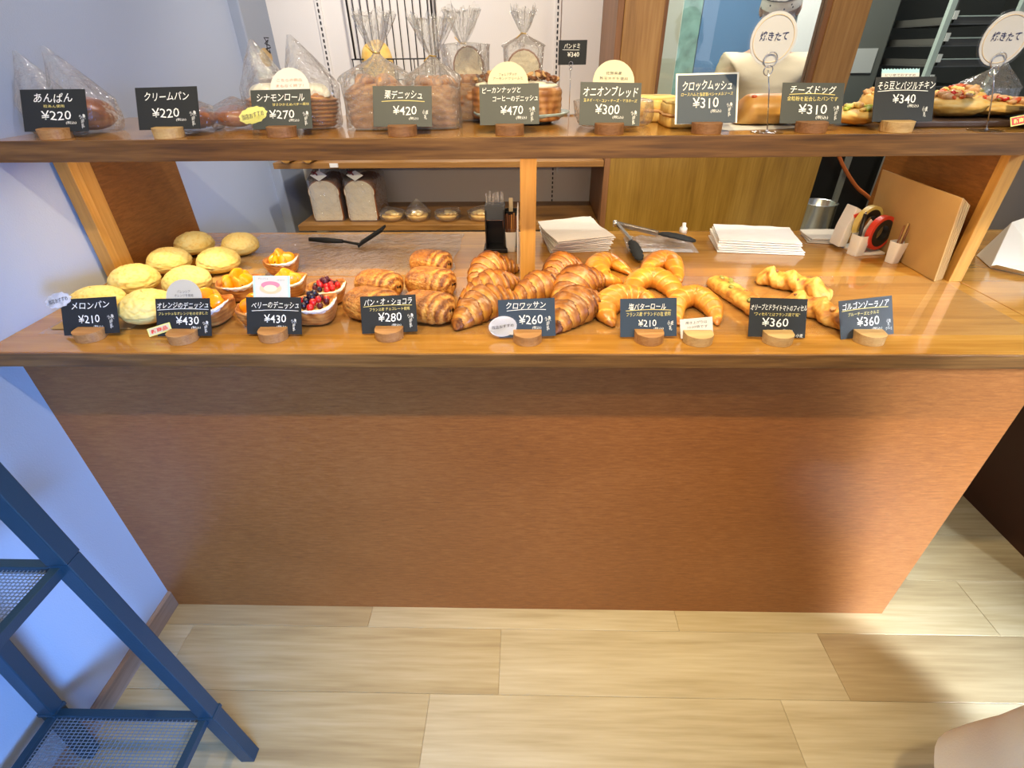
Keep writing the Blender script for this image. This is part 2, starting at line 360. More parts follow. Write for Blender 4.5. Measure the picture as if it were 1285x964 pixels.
M_dark = simple('chocolate_filling', (.035, .012, .006), .5)
M_plate = simple('blue_grey_ceramic', (.36, .46, .50), .25, coat=.3)
M_board = simple('dark_serving_board', (.05, .028, .02), .4)
M_red_p = simple('red_tape_roll', (.62, .05, .025), .35)
M_yel_p = simple('yellow_tape_roll', (.68, .55, .16), .35)
M_skin = simple('skin', (.58, .36, .25), .5, sss=.1)
M_knit = simple('cream_knit', (.56, .50, .36), .85, bumpscale=200, bump=.4)
M_knitc = simple('ribbed_cream_cardigan', (.72, .60, .40), .85, bumpscale=200, bump=.4)
M_coat = simple('cream_coat_cloth', (.80, .80, .76), .85, bumpscale=300, bump=.3)
M_hair = simple('dark_hair', (.02, .014, .012), .5)
M_green = simple('greenish_grey_cabinet', (.10, .11, .095), .45, var=.12, varscale=3)
M_green2 = simple('pale_green_panel', (.42, .52, .46), .5)
M_kit = simple('kitchen_wall_dark', (.10, .11, .10), .7)
M_hose = simple('orange_hose', (.55, .14, .03), .4)

# ------------------------------------------------------------------ room
XL = -1.085; HC = .934; HS = 1.282
def struct(mb, name, mat, **k):
    o = mb.build(name, mat, **k); o['kind'] = 'structure'; return o

fl = struct(MB().box(XL - .1, 3.4, -3.2, 3.3, -.05, -.0025), 'floor', M_sub)
rnd = random.Random(7)
pm = {}
def plank_mesh(L, mat):
    key = (round(L, 3), mat.name)
    if key not in pm:
        mb = MB(); e = .0012; W = .182
        vs = []
        for (i, z) in ((0, -.004), (0, -.0008), (e, 0)):
            vs += [(.0003 + i, .0003 + i, z), (L - .0003 - i, .0003 + i, z), (L - .0003 - i, W - .0003 - i, z), (.0003 + i, W - .0003 - i, z)]
        fs = [(8, 9, 10, 11)]
        for r in (0, 4):
            for j in range(4): fs.append((r + j, r + (j + 1) % 4, r + 4 + (j + 1) % 4, r + 4 + j))
        mb.add(vs, fs); me = bpy.data.meshes.new('floor_plank'); me.from_pydata(mb.v, [], mb.f); me.materials.append(mat); pm[key] = me
    return pm[key]
offs = {0: -.468, -1: -.071, -2: -.253, 1: .30, -3: .12, -4: -.4, 2: -.15}
for k in range(-10, 12):
    y0 = -.065 + .182 * k; x0 = offs.get(k, rnd.uniform(-.6, .3))
    xs = [x0 + .92 * i for i in range(-2, 4)]
    for i, x in enumerate(xs):
        a = max(x, XL); b = min(x + .92, 2.9)
        if b - a < .06: continue
        mat = rnd.choice([M_plank, M_plank, M_plank2, M_plank3])
        if (k, i) in ((-1, 2), (-2, 2), (0, 2)): mat = M_plank2
        if (k, i) in ((0, 1), ): mat = M_plank3
        o = bpy.data.objects.new('floor_plank', plank_mesh(b - a, mat)); COL.objects.link(o); o.parent = fl; o.location = (a, y0, 0)

struct(MB().box(XL - .1, XL, -1.7, 1.36, 0, 2.6), 'wall_left', M_wall)
struct(MB().box(XL - .1, -1.045, 1.36, 1.7, 0, 2.6), 'wall_pillar', M_pillar, bevel=.006)
struct(MB().box(-1.045, .304, 1.6, 1.7, 0, 2.6), 'wall_back', M_wallb)
struct(MB().box(.304, .34, 1.7, 3.1, 0, 2.6), 'wall_kitchen_left', M_green2)
struct(MB().box(.34, 1.2, 3.1, 3.2, 0, 2.6), 'wall_kitchen_back', M_green2)
bb = MB(); bb.add([(XL, -1.7, 0), (XL + .009, -1.7, 0), (XL + .009, -1.7, .060), (XL + .004, -1.7, .066), (XL, -1.7, .066),
                   (XL, -.0, 0), (XL + .009, -.0, 0), (XL + .009, -.0, .060), (XL + .004, -.0, .066), (XL, -.0, .066)],
                  [(0, 1, 2, 3, 4), (9, 8, 7, 6, 5)] + [(i, (i + 1) % 5, (i + 1) % 5 + 5, i + 5) for i in range(5)])
struct(bb, 'baseboard_left', M_base)
struct(MB().box(XL - .1, 3.4, -1.7, 3.3, 2.6, 2.7), 'ceiling', M_ceil)
struct(MB().box(1.2, 3.4, 3.1, 3.2, 0, 2.6), 'wall_kitchen', M_kit)
struct(MB().box(3.0, 3.1, .9, 3.2, 0, 2.6), 'wall_right', M_kit)
# partition with the glazed window
part = struct(MB().box(.326, 1.13, 1.2, 1.235, 0, 1.19), 'wall_partition', M_door)
fr = MB().box(.326, .46, 1.19, 1.25, 1.19, 2.6).build('window_frame', M_frame, part, bevel=.003)
MB().box(1.01, 1.135, 1.19, 1.25, 1.19, 2.6).build('window_frame', M_frame, part, bevel=.003)
MB().box(.46, 1.01, 1.19, 1.25, 1.19, 1.225).build('window_sill', M_frame, part, bevel=.002)
for x in (.3, ): MB().box(.304, .326, 1.196, 1.60, 0, 2.6).build('frame_edge', M_frame_side, part, bevel=.002)
MB().box(.46, .472, 1.198, 1.242, 1.225, 2.6).build('glazing_bead', M_frame_side, part)
MB().box(.992, 1.01, 1.198, 1.242, 1.225, 2.6).build('glazing_bead', M_frame_side, part)
struct(MB().box(.472, .992, 1.217, 1.223, 1.225, 2.6), 'window_1', M_glass)
# slotted shelf standards on the back wall
for x, n in ((-.835, 0), (.126, 1)):
    st = empty('shelf_standard', (x, 1.6, 0), label=('slotted white shelf standard on the back wall above the loaves' if n == 0 else 'slotted white shelf standard on the back wall beside the wooden window frame'), cat='shelf standard', group='shelf standards')
    MB().box(-.012, .012, -.008, -.0005, .75, 2.3).build('rail', M_wallb, st, bevel=.001)
    sl = MB()
    for k in range(75): sl.box(-.003, .003, -.0092, -.0081, .78 + k * .02, .792 + k * .02)
    sl.build('slot', M_wire, st)['kind'] = 'stuff'

# ------------------------------------------------------------------ display counter with its raised shelf
dc = empty('display_counter', (0, 0, 0), label='long reddish brown wooden bakery counter with a raised shelf on posts', cat='counter')
MB().box(XL, 1.072, -.058, .732, HC - .0293, HC).build('counter_top', M_top, dc, bevel=.0015)
MB().box(XL, 1.072, -.0637, -.058, HC - .0293, HC).build('edge_band', M_edge, dc, bevel=.0008)['label'] = 'dark brown front edge band'
MB().box(XL, 1.072, 0, .018, 0, HC - .0293).build('front_panel', M_panel, dc)
MB().box(1.054, 1.072, .018, .70, 0, HC - .0293).build('side_panel', M_panelv, dc)
MB().box(XL, 1.09, .185, .62, HS - .0395, HS).build('shelf_board', M_top, dc, bevel=.0015)
MB().box(XL, 1.09, .1789, .185, HS - .0395, HS).build('shelf_edge_band', M_edge, dc, bevel=.0008)['label'] = 'dark walnut front edge band'
MB().box(-.016, .021, .305, .340, HC, HS - .0395).build('post', M_post, dc, bevel=.001)
MB().box(-1.073, -1.040, .300, .325, HC, HS - .0395).build('post', M_post, dc, bevel=.001)
MB().box(-1.066, -1.046, .325, .372, HC, HS - .0395).build('post', M_post, dc, bevel=.001)
MB().box(-1.083, -1.066, .325, .722, HC, HS - .0395).build('end_panel', M_panelv, dc)
MB().box(1.046, 1.077, .300, .325, HC, HS - .0395).build('post', M_post, dc, bevel=.001)
MB().box(1.055, 1.073, .325, .722, HC, HS - .0395).build('end_panel', M_panelv, dc)
flap = empty('counter_flap', (0, 0, 0), label='orange brown hinged counter top section right of the display counter', cat='counter top')
MB().box(1.0745, 1.86, -.058, .732, HC - .0293, HC).build('top', M_top, flap, bevel=.0015)
MB().box(1.0745, 1.86, -.0637, -.058, HC - .0293, HC).build('edge_band', M_edge, flap, bevel=.0008)
M_cab = simple('dark_red_brown_cabinet', (.045, .012, .006), .35, var=.2, varscale=4)
cab = empty('side_cabinet', (0, 0, 0), label='dark red-brown cabinet end standing beyond the gap right of the counter', cat='cabinet')
MB().box(1.66, 1.86, -.02, .72, .0, HC - .030).build('carcass', M_cab, cab)
MB().box(1.655, 1.66, -.015, .715, .05, HC - .035).build('side_board', M_cab, cab)
led = empty('shelf_light_bar', (0, .24, HS - .0395), label='slim warm light bar fixed under the raised shelf', cat='light')
M_led = simple('warm_led', (1, .9, .7), .5, emit=(1, .78, .45, 5))
MB().box(-1.0, 1.0, .0, .012, -.0012, -.0002).build('housing', M_steel, led)
MB().box(-.98, .98, .002, .010, -.0016, -.0012).build('diffuser', M_led, led)
for x in (-.5, .5):
    l = area('shelf_light', (x, .246, HS - .044), (x, .30, 1.0), .9, 2.6, (1, .74, .42), .012)

sh = tag(MB().box(-1.03, 1.035, .018, .335, HC + .0004, HC + .0014).build('clear_acrylic_sheet', M_sheet), 'clear glossy plastic sheet laid flat on the counter under the breads', 'plastic sheet')
def crf(u, v):
    x = -.86 + .66 * u; y = .345 + .36 * v
    return (x + .012 * fbm((v * 4, 1, 0)), y + .012 * fbm((u * 6, 5, 0)), HC + .0016 + .006 * abs(fbm((x * 14, y * 14, 3))) * (1 if 0 < u < 1 and 0 < v < 1 else .2))
tag(MB().surf(crf, 60, 36).build('crinkled_plastic_film', M_crink, smooth=True), 'crinkled clear film on the back left of the counter under the black server', 'plastic film')
for (x0, x1, y0, y1, z, rz, lab) in ((-1.02, -.845, .04, .30, HC + .0016, 0, 'brown baking paper under the front melon buns'), (-.83, -.70, .30, .52, HC + .0018, .15, 'brown baking paper sticking out right of the melon buns')):
    cx, cy = (x0 + x1) / 2, (y0 + y1) / 2
    tag(MB().box(-(x1 - x0) / 2, (x1 - x0) / 2, -(y1 - y0) / 2, (y1 - y0) / 2, 0, .0006).build('baking_paper', M_kraft, loc=(cx, cy, z), rot=(0, 0, rz)), lab, 'baking paper')

# ------------------------------------------------------------------ lettering
tmp_col = bpy.data.collections.new('tmp'); COL.children.link(tmp_col)
def text_mesh(txt, mat, bold=.012, shear=0.):
    cu = bpy.data.curves.new('t', 'FONT'); cu.body = txt; cu.size = 1; cu.offset = bold; cu.shear = shear; cu.resolution_u = 2
    cu.align_x = 'CENTER'; cu.space_character = 1.0
    o = bpy.data.objects.new('t', cu); tmp_col.objects.link(o)
    dg = bpy.context.evaluated_depsgraph_get(); me = bpy.data.meshes.new_from_object(o.evaluated_get(dg))
    tmp_col.objects.unlink(o); bpy.data.objects.remove(o); bpy.data.curves.remove(cu)
    me.materials.clear(); me.materials.append(mat)
    return me
TC = {}
def put_text(parent, name, txt, mat, cx, cz, wd, ht, off, rot=0., bold=.012, shear=0., face=-1):
    key = (txt, mat.name, round(wd, 5), round(ht, 5), round(off, 5), round(rot, 3), bold)
    if key in TC: me = TC[key]
    else:
        me = text_mesh(txt, mat, bold, shear)
        if not me.vertices: return None
        xs = [v.co.x for v in me.vertices]; ys = [v.co.y for v in me.vertices]
        mx, my = (min(xs) + max(xs)) / 2, (min(ys) + max(ys)) / 2; sx = wd / (max(xs) - min(xs)); sy = ht / (max(ys) - min(ys))
        rd = random.Random(txt)
        for v in me.vertices:
            x = (v.co.x - mx) * sx; y = (v.co.y - my) * sy
            y += ht * .05 * math.sin(x / max(wd, 1e-6) * 9 + len(txt)); x += wd * .004 * math.sin(y / ht * 7)
            v.co = (x * math.cos(rot) - y * math.sin(rot), face * off * 1.0, x * math.sin(rot) + y * math.cos(rot))
        me.name = name; TC[key] = me
    o = bpy.data.objects.new(name, me); COL.objects.link(o); o.parent = parent; o.location = (cx, 0, cz)
    return o
def strip(parent, name, mat, pts, off, wd):
    mb = MB(); vs = []; fs = []
    for i, (x, z) in enumerate(pts): vs += [(x, -off, z - wd / 2), (x, -off, z + wd / 2)]
    fs = [(2 * i, 2 * i + 2, 2 * i + 3, 2 * i + 1) for i in range(len(pts) - 1)]
    mb.add(vs, fs); return mb.build(name, mat, parent, recalc=False)

def holder_mesh(r=.029, h=.020, L=.48):
    """half-round block with a slot sloping back at angle L"""
    mb = MB(); n = 14; sl = math.tan(L)
    def extr(lo, hi, z0, z1):
        k = len(lo); vs = [(x, y, z0) for x, y in lo] + [(x, y, z1) for x, y in hi]
        mb.add(vs, [tuple(range(k)), tuple(reversed(range(k, 2 * k)))] + [(i, i + k, (i + 1) % k + k, (i + 1) % k) for i in range(k)])
    ang = [PI * i / n for i in range(n + 1)]
    lo = [(r * math.cos(a), -.0009 - (r * .92) * math.sin(a)) for a in ang]
    hi = [(x, y + (h * sl if i in (0, n) else (h * sl * .55 if i in (1, n - 1) else 0))) for i, (x, y) in enumerate(lo)]
    hi[0] = (r * .98, h * sl - .0009); hi[n] = (-r * .98, h * sl - .0009)
    extr(lo, hi, 0, h)
    b = h * sl + .006
    extr([(r * .96, .0009), (r * .80, b), (-r * .80, b), (-r * .96, .0009)], [(r * .96, h * sl + .0009), (r * .80, b), (-r * .80, b), (-r * .96, h * sl + .0009)], 0, h)
    extr([(r * .97, -.0009), (r * .97, .0009), (-r * .97, .0009), (-r * .97, -.0009)], [(r * .97, .0018), (r * .97, .0036), (-r * .97, .0036), (-r * .97, .0018)], 0, .0052)
    return mb
hold_src = {}
def holder(loc, rz, mat, label, r=.029, h=.020):
    key = (mat.name, r, h)
    if key not in hold_src:
        o = holder_mesh(r, h).build('card_holder', mat, bevel=.0015); hold_src[key] = o
    else:
        o = hold_src[key].copy(); COL.objects.link(o)
    o.location = loc; o.rotation_euler = (0, 0, rz)
    tag(o, label, 'card holder', 'half-round wooden card holders'); return o

def price_card(geo, mat, label, name_txt, price, nm=(.5, .80, .74, .20), pr=(.46, .42, .46, .21), tax=(.63, .20, .17, .08),
               allerg='小\n麦', al=(.88, .30, .10, .34), sub=None, sb=None, line=None, holder_off=0, hmat=None, zsurf=HC, yaw_h=0, extra=None, sleeve=False, hr=.029, hh=.020, hx=None):
    x, y, z, lean, w_, h_, roll = geo
    short = 'card ' + name_txt + ((' ' + price) if price else '')
    root = empty('price_card', (x, y, z), 0, label=label, cat='price card', group='chalk price cards')
    root.matrix_world = Matrix.Translation((x, y, z)) @ Matrix.Rotation(-lean, 4, 'X') @ Matrix.Rotation(-roll, 4, 'Y')
    MB().box(-w_ / 2, w_ / 2, -.0005, .0005, 0, h_).build('board', mat, root)
    t = .0008
    put_text(root, 'product_name', name_txt, M_chalk, (nm[0] - .5) * w_, nm[1] * h_, nm[2] * w_, nm[3] * h_, t, bold=.004, shear=.1)
    put_text(root, 'price_figure', price, M_chalk, (pr[0] - .5) * w_, pr[1] * h_, pr[2] * w_, pr[3] * h_, t, bold=.002)
    if tax: put_text(root, 'tax_note', '(税込)', M_chalk, (tax[0] - .5) * w_, tax[1] * h_, tax[2] * w_, tax[3] * h_, t, bold=.0)
    if allerg: put_text(root, 'allergen_note', allerg, M_chalk, (al[0] - .5) * w_, al[1] * h_, al[2] * w_, al[3] * h_, t, bold=.0)
    if sub: put_text(root, 'description_line', sub, M_yellow, (sb[0] - .5) * w_, sb[1] * h_, sb[2] * w_, sb[3] * h_, t, bold=.0)
    if line:
        (fx0, fx1, fz, mm) = line
        strip(root, 'underline', mm, [((fx0 + (fx1 - fx0) * i / 8 - .5) * w_, (fz + .025 * math.sin(PI * i / 8)) * h_) for i in range(9)], t, .0011)
    if sleeve:
        MB().box(-w_ / 2 - .004, w_ / 2 + .004, .0010, .0014, -.001, h_ + .004).build('sleeve_back', simple('milky_sleeve', (.62, .64, .66), .4), root)
    if extra: extra(root, w_, h_)
    if hmat:
        holder((x + (hx or 0), y - (z - zsurf) * math.tan(lean), zsurf), -roll * .0, hmat, ('wooden holder of the ' + label.replace('black chalk price ', 'black ').replace('with a light blue tag', 'with a blue tag').replace('chalk price ', '').replace(', leftmost', ' leftmost').replace(', rightmost', ' rightmost').replace(', second', ' second')), r=hr, h=hh)
    return root

def oval(parent, name, mat, cx, cz, rx, rz, y, th=.0008, n=28, tail=None, wob=0, rot=0):
    poly = []
    for i in range(n):
        a = 2 * PI * i / n; k = 1 + wob * math.cos(a * 11)
        px, pz = rx * k * math.cos(a), rz * k * math.sin(a)
        if tail and abs(((a - tail + PI) % (2 * PI)) - PI) < .16: px *= 1.32; pz *= 1.32
        poly.append((cx + px * math.cos(rot) - pz * math.sin(rot), cz + px * math.sin(rot) + pz * math.cos(rot)))
    return MB().prism(poly, y, y + th).build(name, mat, parent)

def st_round(cx, cz, r, txts, mat, back=.0012, ink=None):
    def f(root, w_, h_):
        s = oval(root, 'round_label', mat, (cx - .5) * w_, cz * h_, r * w_, r * w_, back)
        for i, (tt, dz, ww) in enumerate(txts):
            put_text(s, 'lettering', tt, ink or M_ink, (cx - .5) * w_, (cz + dz) * h_, ww * w_, .075 * h_, .00 - back + .0003, bold=.0)
    return f
def st_bubble(cx, cz, rx, rz, txt, mat, rot=0, tail=None, wob=0, ink=None, wob_n=0, tw=.75, th=.4):
    def f(root, w_, h_):
        s = oval(root, 'sticker', M_lam, (cx - .5) * w_, cz * h_, rx * w_ * 1.13, rz * w_ * 1.16, -.0024, .0003, rot=rot, tail=tail, wob=wob)
        oval(s, 'sticker_face', mat, (cx - .5) * w_, cz * h_, rx * w_, rz * w_, -.0021, .0005, rot=rot, tail=tail, wob=wob)
        put_text(s, 'lettering', txt, ink or M_ink, (cx - .5) * w_, cz * h_, rx * w_ * 2 * tw, rz * w_ * 2 * th, .0026, rot=rot, bold=.008)
    return f
def st_rect(cx, cz, wf, hf, rot, border, face, txt, ink, y=-.0022):
    def f(root, w_, h_):
        def rp(a, b):
            P = [(-a, -b), (a, -b), (a, b), (-a, b)]; c, s = math.cos(rot), math.sin(rot)
            return [((cx - .5) * w_ + x * c - z * s, cz * h_ + x * s + z * c) for x, z in P]
        s_ = MB().prism(rp(wf * w_ / 2, hf * h_ / 2), y + .0004, y + .0010).build('sticker', border, root)
        MB().prism(rp(wf * w_ / 2 * .9, hf * h_ / 2 * .8), y, y + .0004).build('sticker_face', face, s_)
        put_text(s_, 'lettering', txt, ink, (cx - .5) * w_, cz * h_, wf * w_ * .72, hf * h_ * .5, -y + .0003, rot=rot, bold=.03)
    return f
def multi(*fs):
    def f(r, a, b):
        for g in fs: g(r, a, b)
    return f

AL3 = '小麦\n卵\n乳'; AL2 = '小麦\n乳'
L = M_hold; Lp = M_hold2; Ld = M_hold3
price_card((-0.903,0.008,0.94,0.5061,0.1181,0.07458,0.05551), M_black, 'black chalk price card メロンパン ¥210 in front of the melon buns', 'メロンパン', '¥210',
           nm=(.53, .80, .68, .19), pr=(.48, .42, .38, .22), allerg=AL3, al=(.87, .33, .12, .36), hmat=L,
           extra=st_bubble(-.02, .98, .235, .13, '当店おすすめ', M_palebl, rot=.2, wob=.07, tw=.75, th=.3))
def orange_x(r, a, b):
    st_round(.52, 1.02, .33, [('バレンシア', .16, .24), ('オレンジを使用', .06, .34)], M_grayp)(r, a, b)
    st_rect(.05, .18, .44, .22, .28, M_yelp, M_cream, '新商品', M_redink)(r, a, b)
price_card((-0.703,-0,0.94,0.5061,0.1133,0.07671,0.0107), M_black, 'black chalk price card オレンジのデニッシュ ¥430 right of the melon bun card', 'オレンジのデニッシュ', '¥430',
           nm=(.5, .82, .94, .17), pr=(.57, .41, .42, .22), tax=(.72, .22, .17, .08), allerg=AL3, al=(.90, .24, .11, .30), sub='フレッシュなオレンジをのせました', sb=(.5, .60, .90, .08), line=(.03, .97, .70, M_chalk), hmat=L, extra=orange_x)
def berry_x(r, a, b):
    s = MB().box(-.37 * a, .30 * a, .0012, .0020, .88 * b, 1.58 * b).build('illustrated_tag', simple('pale_blue_tag', (.50, .74, .80), .6), r)
    MB().box(-.33 * a, .26 * a, .0006, .0011, .92 * b, 1.56 * b).build('tag_face', M_white, s)
    oval(s, 'drawn_tart', simple('tart_drawing', (.80, .58, .38), .7), -.05 * a, 1.24 * b, .20 * a, .10 * a, .0002, .0003)
    oval(s, 'drawn_berries', simple('berry_drawing', (.70, .25, .38), .7), -.05 * a, 1.33 * b, .17 * a, .065 * a, .0000, .0002)
    oval(s, 'drawn_cream', simple('cream_drawing', (.82, .76, .58), .7), -.05 * a, 1.24 * b, .12 * a, .06 * a, -.0003, .0002)
    put_text(s, 'lettering', 'ベリー', M_ink, .14 * a, 1.46 * b, .14 * a, .04 * b, -.0002, bold=0)
    put_text(s, 'lettering', 'デニッシュ', M_ink, -.18 * a, 1.50 * b, .18 * a, .035 * b, -.0002, bold=0)
price_card((-0.52,0.009,0.94,0.5061,0.1139,0.07527,-0.003579), M_black, 'black chalk price card ベリーのデニッシュ ¥430 in front of the berry danishes', 'ベリーのデニッシュ', '¥430',
           nm=(.53, .79, .86, .19), pr=(.52, .42, .40, .22), allerg=AL3, al=(.86, .25, .10, .32), line=(.10, .95, .63, M_chalk), hmat=L, extra=berry_x)
price_card((-0.282,0.014,0.941,0.5061,0.1145,0.07552,0.04234), M_black, 'black chalk price card パン・オ・ショコラ ¥280 in front of the chocolate pastries', 'パン・オ・ショコラ', '¥280',
           nm=(.50, .84, .86, .18), pr=(.52, .42, .42, .24), allerg=AL3, al=(.89, .31, .11, .36), sub='フランス産 チョコレート使用', sb=(.52, .64, .72, .09), line=(.05, .93, .72, M_yellow), hmat=L)
price_card((0.001,-0.002,0.94,0.5061,0.1139,0.07608,0.0385), M_sheen, 'navy chalk price card クロワッサン ¥260 in front of the croissants', 'クロワッサン', '¥260',
           nm=(.49, .83, .70, .18), pr=(.57, .45, .42, .24), tax=(.67, .23, .16, .09), allerg=AL3, al=(.87, .34, .11, .36), line=(.15, .84, .70, M_chalk), hmat=L,
           extra=st_bubble(.07, .30, .25, .25 * .72, '当店おすすめ', M_palebl, rot=.1, tail=-.9, tw=.78, th=.16))
price_card((0.244,-0,0.94,0.5061,0.1124,0.07616,0.02118), M_sheen, 'navy chalk price card 塩バターロール ¥210 in front of the salt butter rolls', '塩バターロール', '¥210',
           nm=(.48, .79, .66, .17), pr=(.48, .35, .32, .18), tax=(.68, .20, .17, .08), allerg=AL2, al=(.89, .28, .11, .24), sub='フランス産 ゲランドの塩 使用', sb=(.50, .59, .78, .11), line=(.10, .90, .68, M_yellow), hmat=L)
g = (0.34,-0.004,0.94,0.5061,0.06444,0.03884,0.08679)
sc_ = empty('note_card', (g[0], g[1], g[2]), 0, label='small white handwritten note card right of the salt butter roll card', cat='note card'); sc_.matrix_world = Matrix.Translation(g[:3]) @ Matrix.Rotation(-g[3], 4, 'X') @ Matrix.Rotation(-g[6], 4, 'Y')
MB().box(-g[4] / 2, g[4] / 2, -.0005, .0005, 0, g[5]).build('board', M_white, sc_)
put_text(sc_, 'lettering', '焼き上がりは', M_ink, 0, g[5] * .78, g[4] * .66, g[5] * .15, .0008, bold=0)
put_text(sc_, 'lettering', '10:00頃です', M_ink, .002, g[5] * .55, g[4] * .62, g[5] * .14, .0008, bold=0)
holder((g[0], g[1] - (g[2] - HC) * math.tan(g[3]), HC), 0, Lp, 'pale wooden holder of the small white note card')
price_card((0.497,-0.003,0.94,0.5061,0.1124,0.0773,-0.02797), M_black, 'black chalk price card オリーブとドライトマトのフィセル ¥360 in front of the olive ficelle', 'オリーブとドライトマトのフィセル', '¥360',
           nm=(.51, .76, .98, .16), pr=(.46, .38, .46, .22), tax=(.68, .17, .19, .08), allerg='小麦', al=(.90, .06, .12, .09), sub='"フィセル"とはフランス語で"紐"', sb=(.48, .585, .80, .09), hmat=Lp)
price_card((0.677,-0,0.94,0.5061,0.1037,0.07616,0.1093), M_black, 'black chalk price card ゴルゴンゾーラノア ¥360, rightmost on the counter', 'ゴルゴンゾーラノア', '¥360',
           nm=(.50, .84, .88, .18), pr=(.53, .40, .42, .24), tax=(.69, .19, .19, .08), allerg='小麦\n乳\nクルミ', al=(.91, .27, .12, .28), sub='ブルーチーズとクルミ', sb=(.45, .62, .58, .09), line=(.05, .92, .72, M_yellow), hmat=Lp)

U = dict(zsurf=HS, hh=.019)
price_card((-0.963,0.222,1.294,0.4538,0.1346,0.08065,-0.0001422), M_black, 'black chalk price card あんぱん ¥220, leftmost on the raised shelf', 'あんぱん', '¥220',
           nm=(.50, .80, .60, .22), pr=(.52, .38, .46, .22), tax=(.74, .20, .16, .08), allerg=AL3, al=(.92, .24, .10, .32), sub='粒あん使用', sb=(.50, .60, .32, .07), hmat=L, **U)
price_card((-0.727,0.222,1.296,0.4538,0.1266,0.08045,0.01596), M_black, 'black chalk price card クリームパン ¥220, second from the left on the raised shelf', 'クリームパン', '¥220',
           nm=(.50, .78, .72, .20), pr=(.46, .39, .44, .22), tax=(.70, .22, .16, .07), allerg=AL3, al=(.90, .25, .11, .34), hmat=Lp, **U)
def cin_x(r, a, b):
    st_round(.66, 1.02, .33, [('こちらの商品', .22, .42), ('まもなく終了！', .08, .46)], M_white, ink=M_orink)(r, a, b)
    st_bubble(.02, .36, .24, .13, '当店おすすめ', M_yelp, rot=.22, wob=.06, tw=.8, th=.34)(r, a, b)
price_card((-0.495,0.222,1.295,0.4538,0.1213,0.07444,0.01328), M_glare, 'grey chalk price card シナモンロール ¥270 with a yellow burst sticker', 'シナモンロール', '¥270',
           nm=(.50, .80, .80, .19), pr=(.50, .37, .42, .22), tax=(.70, .21, .17, .08), allerg=AL3, al=(.90, .26, .10, .34), sub='甘さひかえめバター風味', sb=(.66, .62, .62, .07), hmat=Ld, extra=cin_x, **U)
price_card((-0.251,0.222,1.297,0.4538,0.1182,0.07637,-0.01115), M_glare, 'grey chalk price card 栗デニッシュ ¥420 in front of the bagged chestnut loaves', '栗デニッシュ', '¥420',
           nm=(.52, .79, .64, .22), pr=(.54, .40, .40, .22), tax=(.69, .20, .16, .08), allerg=AL2, al=(.89, .30, .10, .22), line=(.15, .88, .62, M_yellow), hmat=Ld, **U)
price_card((-0.036,0.222,1.299,0.4538,0.1182,0.0763,0.01523), M_glare, 'grey chalk price card ピーカンナッツとコーヒーのデニッシュ ¥470 before the blue plate', 'ピーカンナッツと', '¥470',
           nm=(.37, .85, .64, .15), pr=(.54, .35, .38, .22), tax=(.70, .16, .18, .09), allerg=AL3, al=(.88, .25, .10, .34), hmat=Ld,
           extra=multi(lambda r, a, b: put_text(r, 'product_name', 'コーヒーのデニッシュ', M_chalk, .10 * a, .64 * b, .76 * a, .15 * b, .0008, bold=.004),
                       st_round(.48, 1.02, .34, [('フォルクダック', .22, .30), ('アーモンドクリームと', .12, .50)], M_cream)), **U)
price_card((0.162,0.222,1.296,0.4538,0.1199,0.08004,-0.02604), M_glare, 'grey chalk price card オニオンブレッド ¥300 under a round cream label', 'オニオンブレッド', '¥300',
           nm=(.50, .79, .90, .24), pr=(.46, .37, .40, .23), tax=(.64, .19, .18, .08), allerg=AL3, al=(.90, .19, .10, .32), sub='玉ネギ・ベーコン・チーズ・マヨネーズ', sb=(.50, .58, .88, .08), hmat=Ld,
           extra=st_round(.54, 1.02, .34, [('佐賀県産', .20, .26), ('新玉ネギを使用', .08, .46)], M_cream), **U)
price_card((0.353,0.222,1.299,0.4538,0.1145,0.08881,0.01556), M_sheen, 'navy chalk price card クロックムッシュ ¥310 in a clear sleeve', 'クロックムッシュ', '¥310',
           nm=(.50, .78, .84, .20), pr=(.48, .42, .44, .22), tax=(.66, .24, .18, .08), allerg=AL3, al=(.89, .27, .10, .28), sub='ロースハムと自家製ベシャメルソース', sb=(.50, .60, .88, .08), hmat=Ld, sleeve=True, **U)
price_card((0.557,0.222,1.296,0.4538,0.1196,0.07534,-0.01909), M_glare, 'grey chalk price card チーズドッグ ¥310 right of the wire sign stand', 'チーズドッグ', '¥310',
           nm=(.50, .83, .74, .20), pr=(.52, .35, .46, .24), tax=(.68, .15, .20, .10), allerg=AL3, al=(.90, .27, .09, .34), sub='全粒粉を配合したパンです', sb=(.50, .61, .82, .11), line=(.12, .86, .71, M_yellow), hmat=Ld, **U)
def bas_x(r, a, b):
    w0, w1 = -.40 * a, .22 * a; n = 12; poly = [(w0, .93 * b), (w1, .93 * b)]
    for i in range(n * 2 + 1): poly.append((w1 + (w0 - w1) * i / (2 * n), (1.20 if i % 2 == 0 else 1.17) * b))
    s = MB().prism(poly, .0012, .0020).build('torn_tag', simple('light_blue_tag', (.38, .66, .76), .6), r)
    MB().box(w0, w1, .0007, .0011, .93 * b, 1.09 * b).build('tag_face', M_white, s)
    put_text(s, 'lettering', 'ピリ辛でおすすめ', M_ink, (w0 + w1) / 2, 1.045 * b, .5 * a, .06 * b, -.0004, bold=0)
price_card((0.734,0.222,1.298,0.4538,0.1159,0.08213,-0.0005082), M_black, 'black chalk price card そら豆とバジルチキン ¥340 with a light blue tag', 'そら豆とバジルチキン', '¥340',
           nm=(.52, .81, .94, .18), pr=(.50, .51, .38, .20), tax=(.66, .35, .18, .08), allerg=AL2, al=(.86, .22, .09, .22), line=(.05, .88, .68, M_chalk), hmat=Lp, hx=-.012, extra=bas_x, **U)
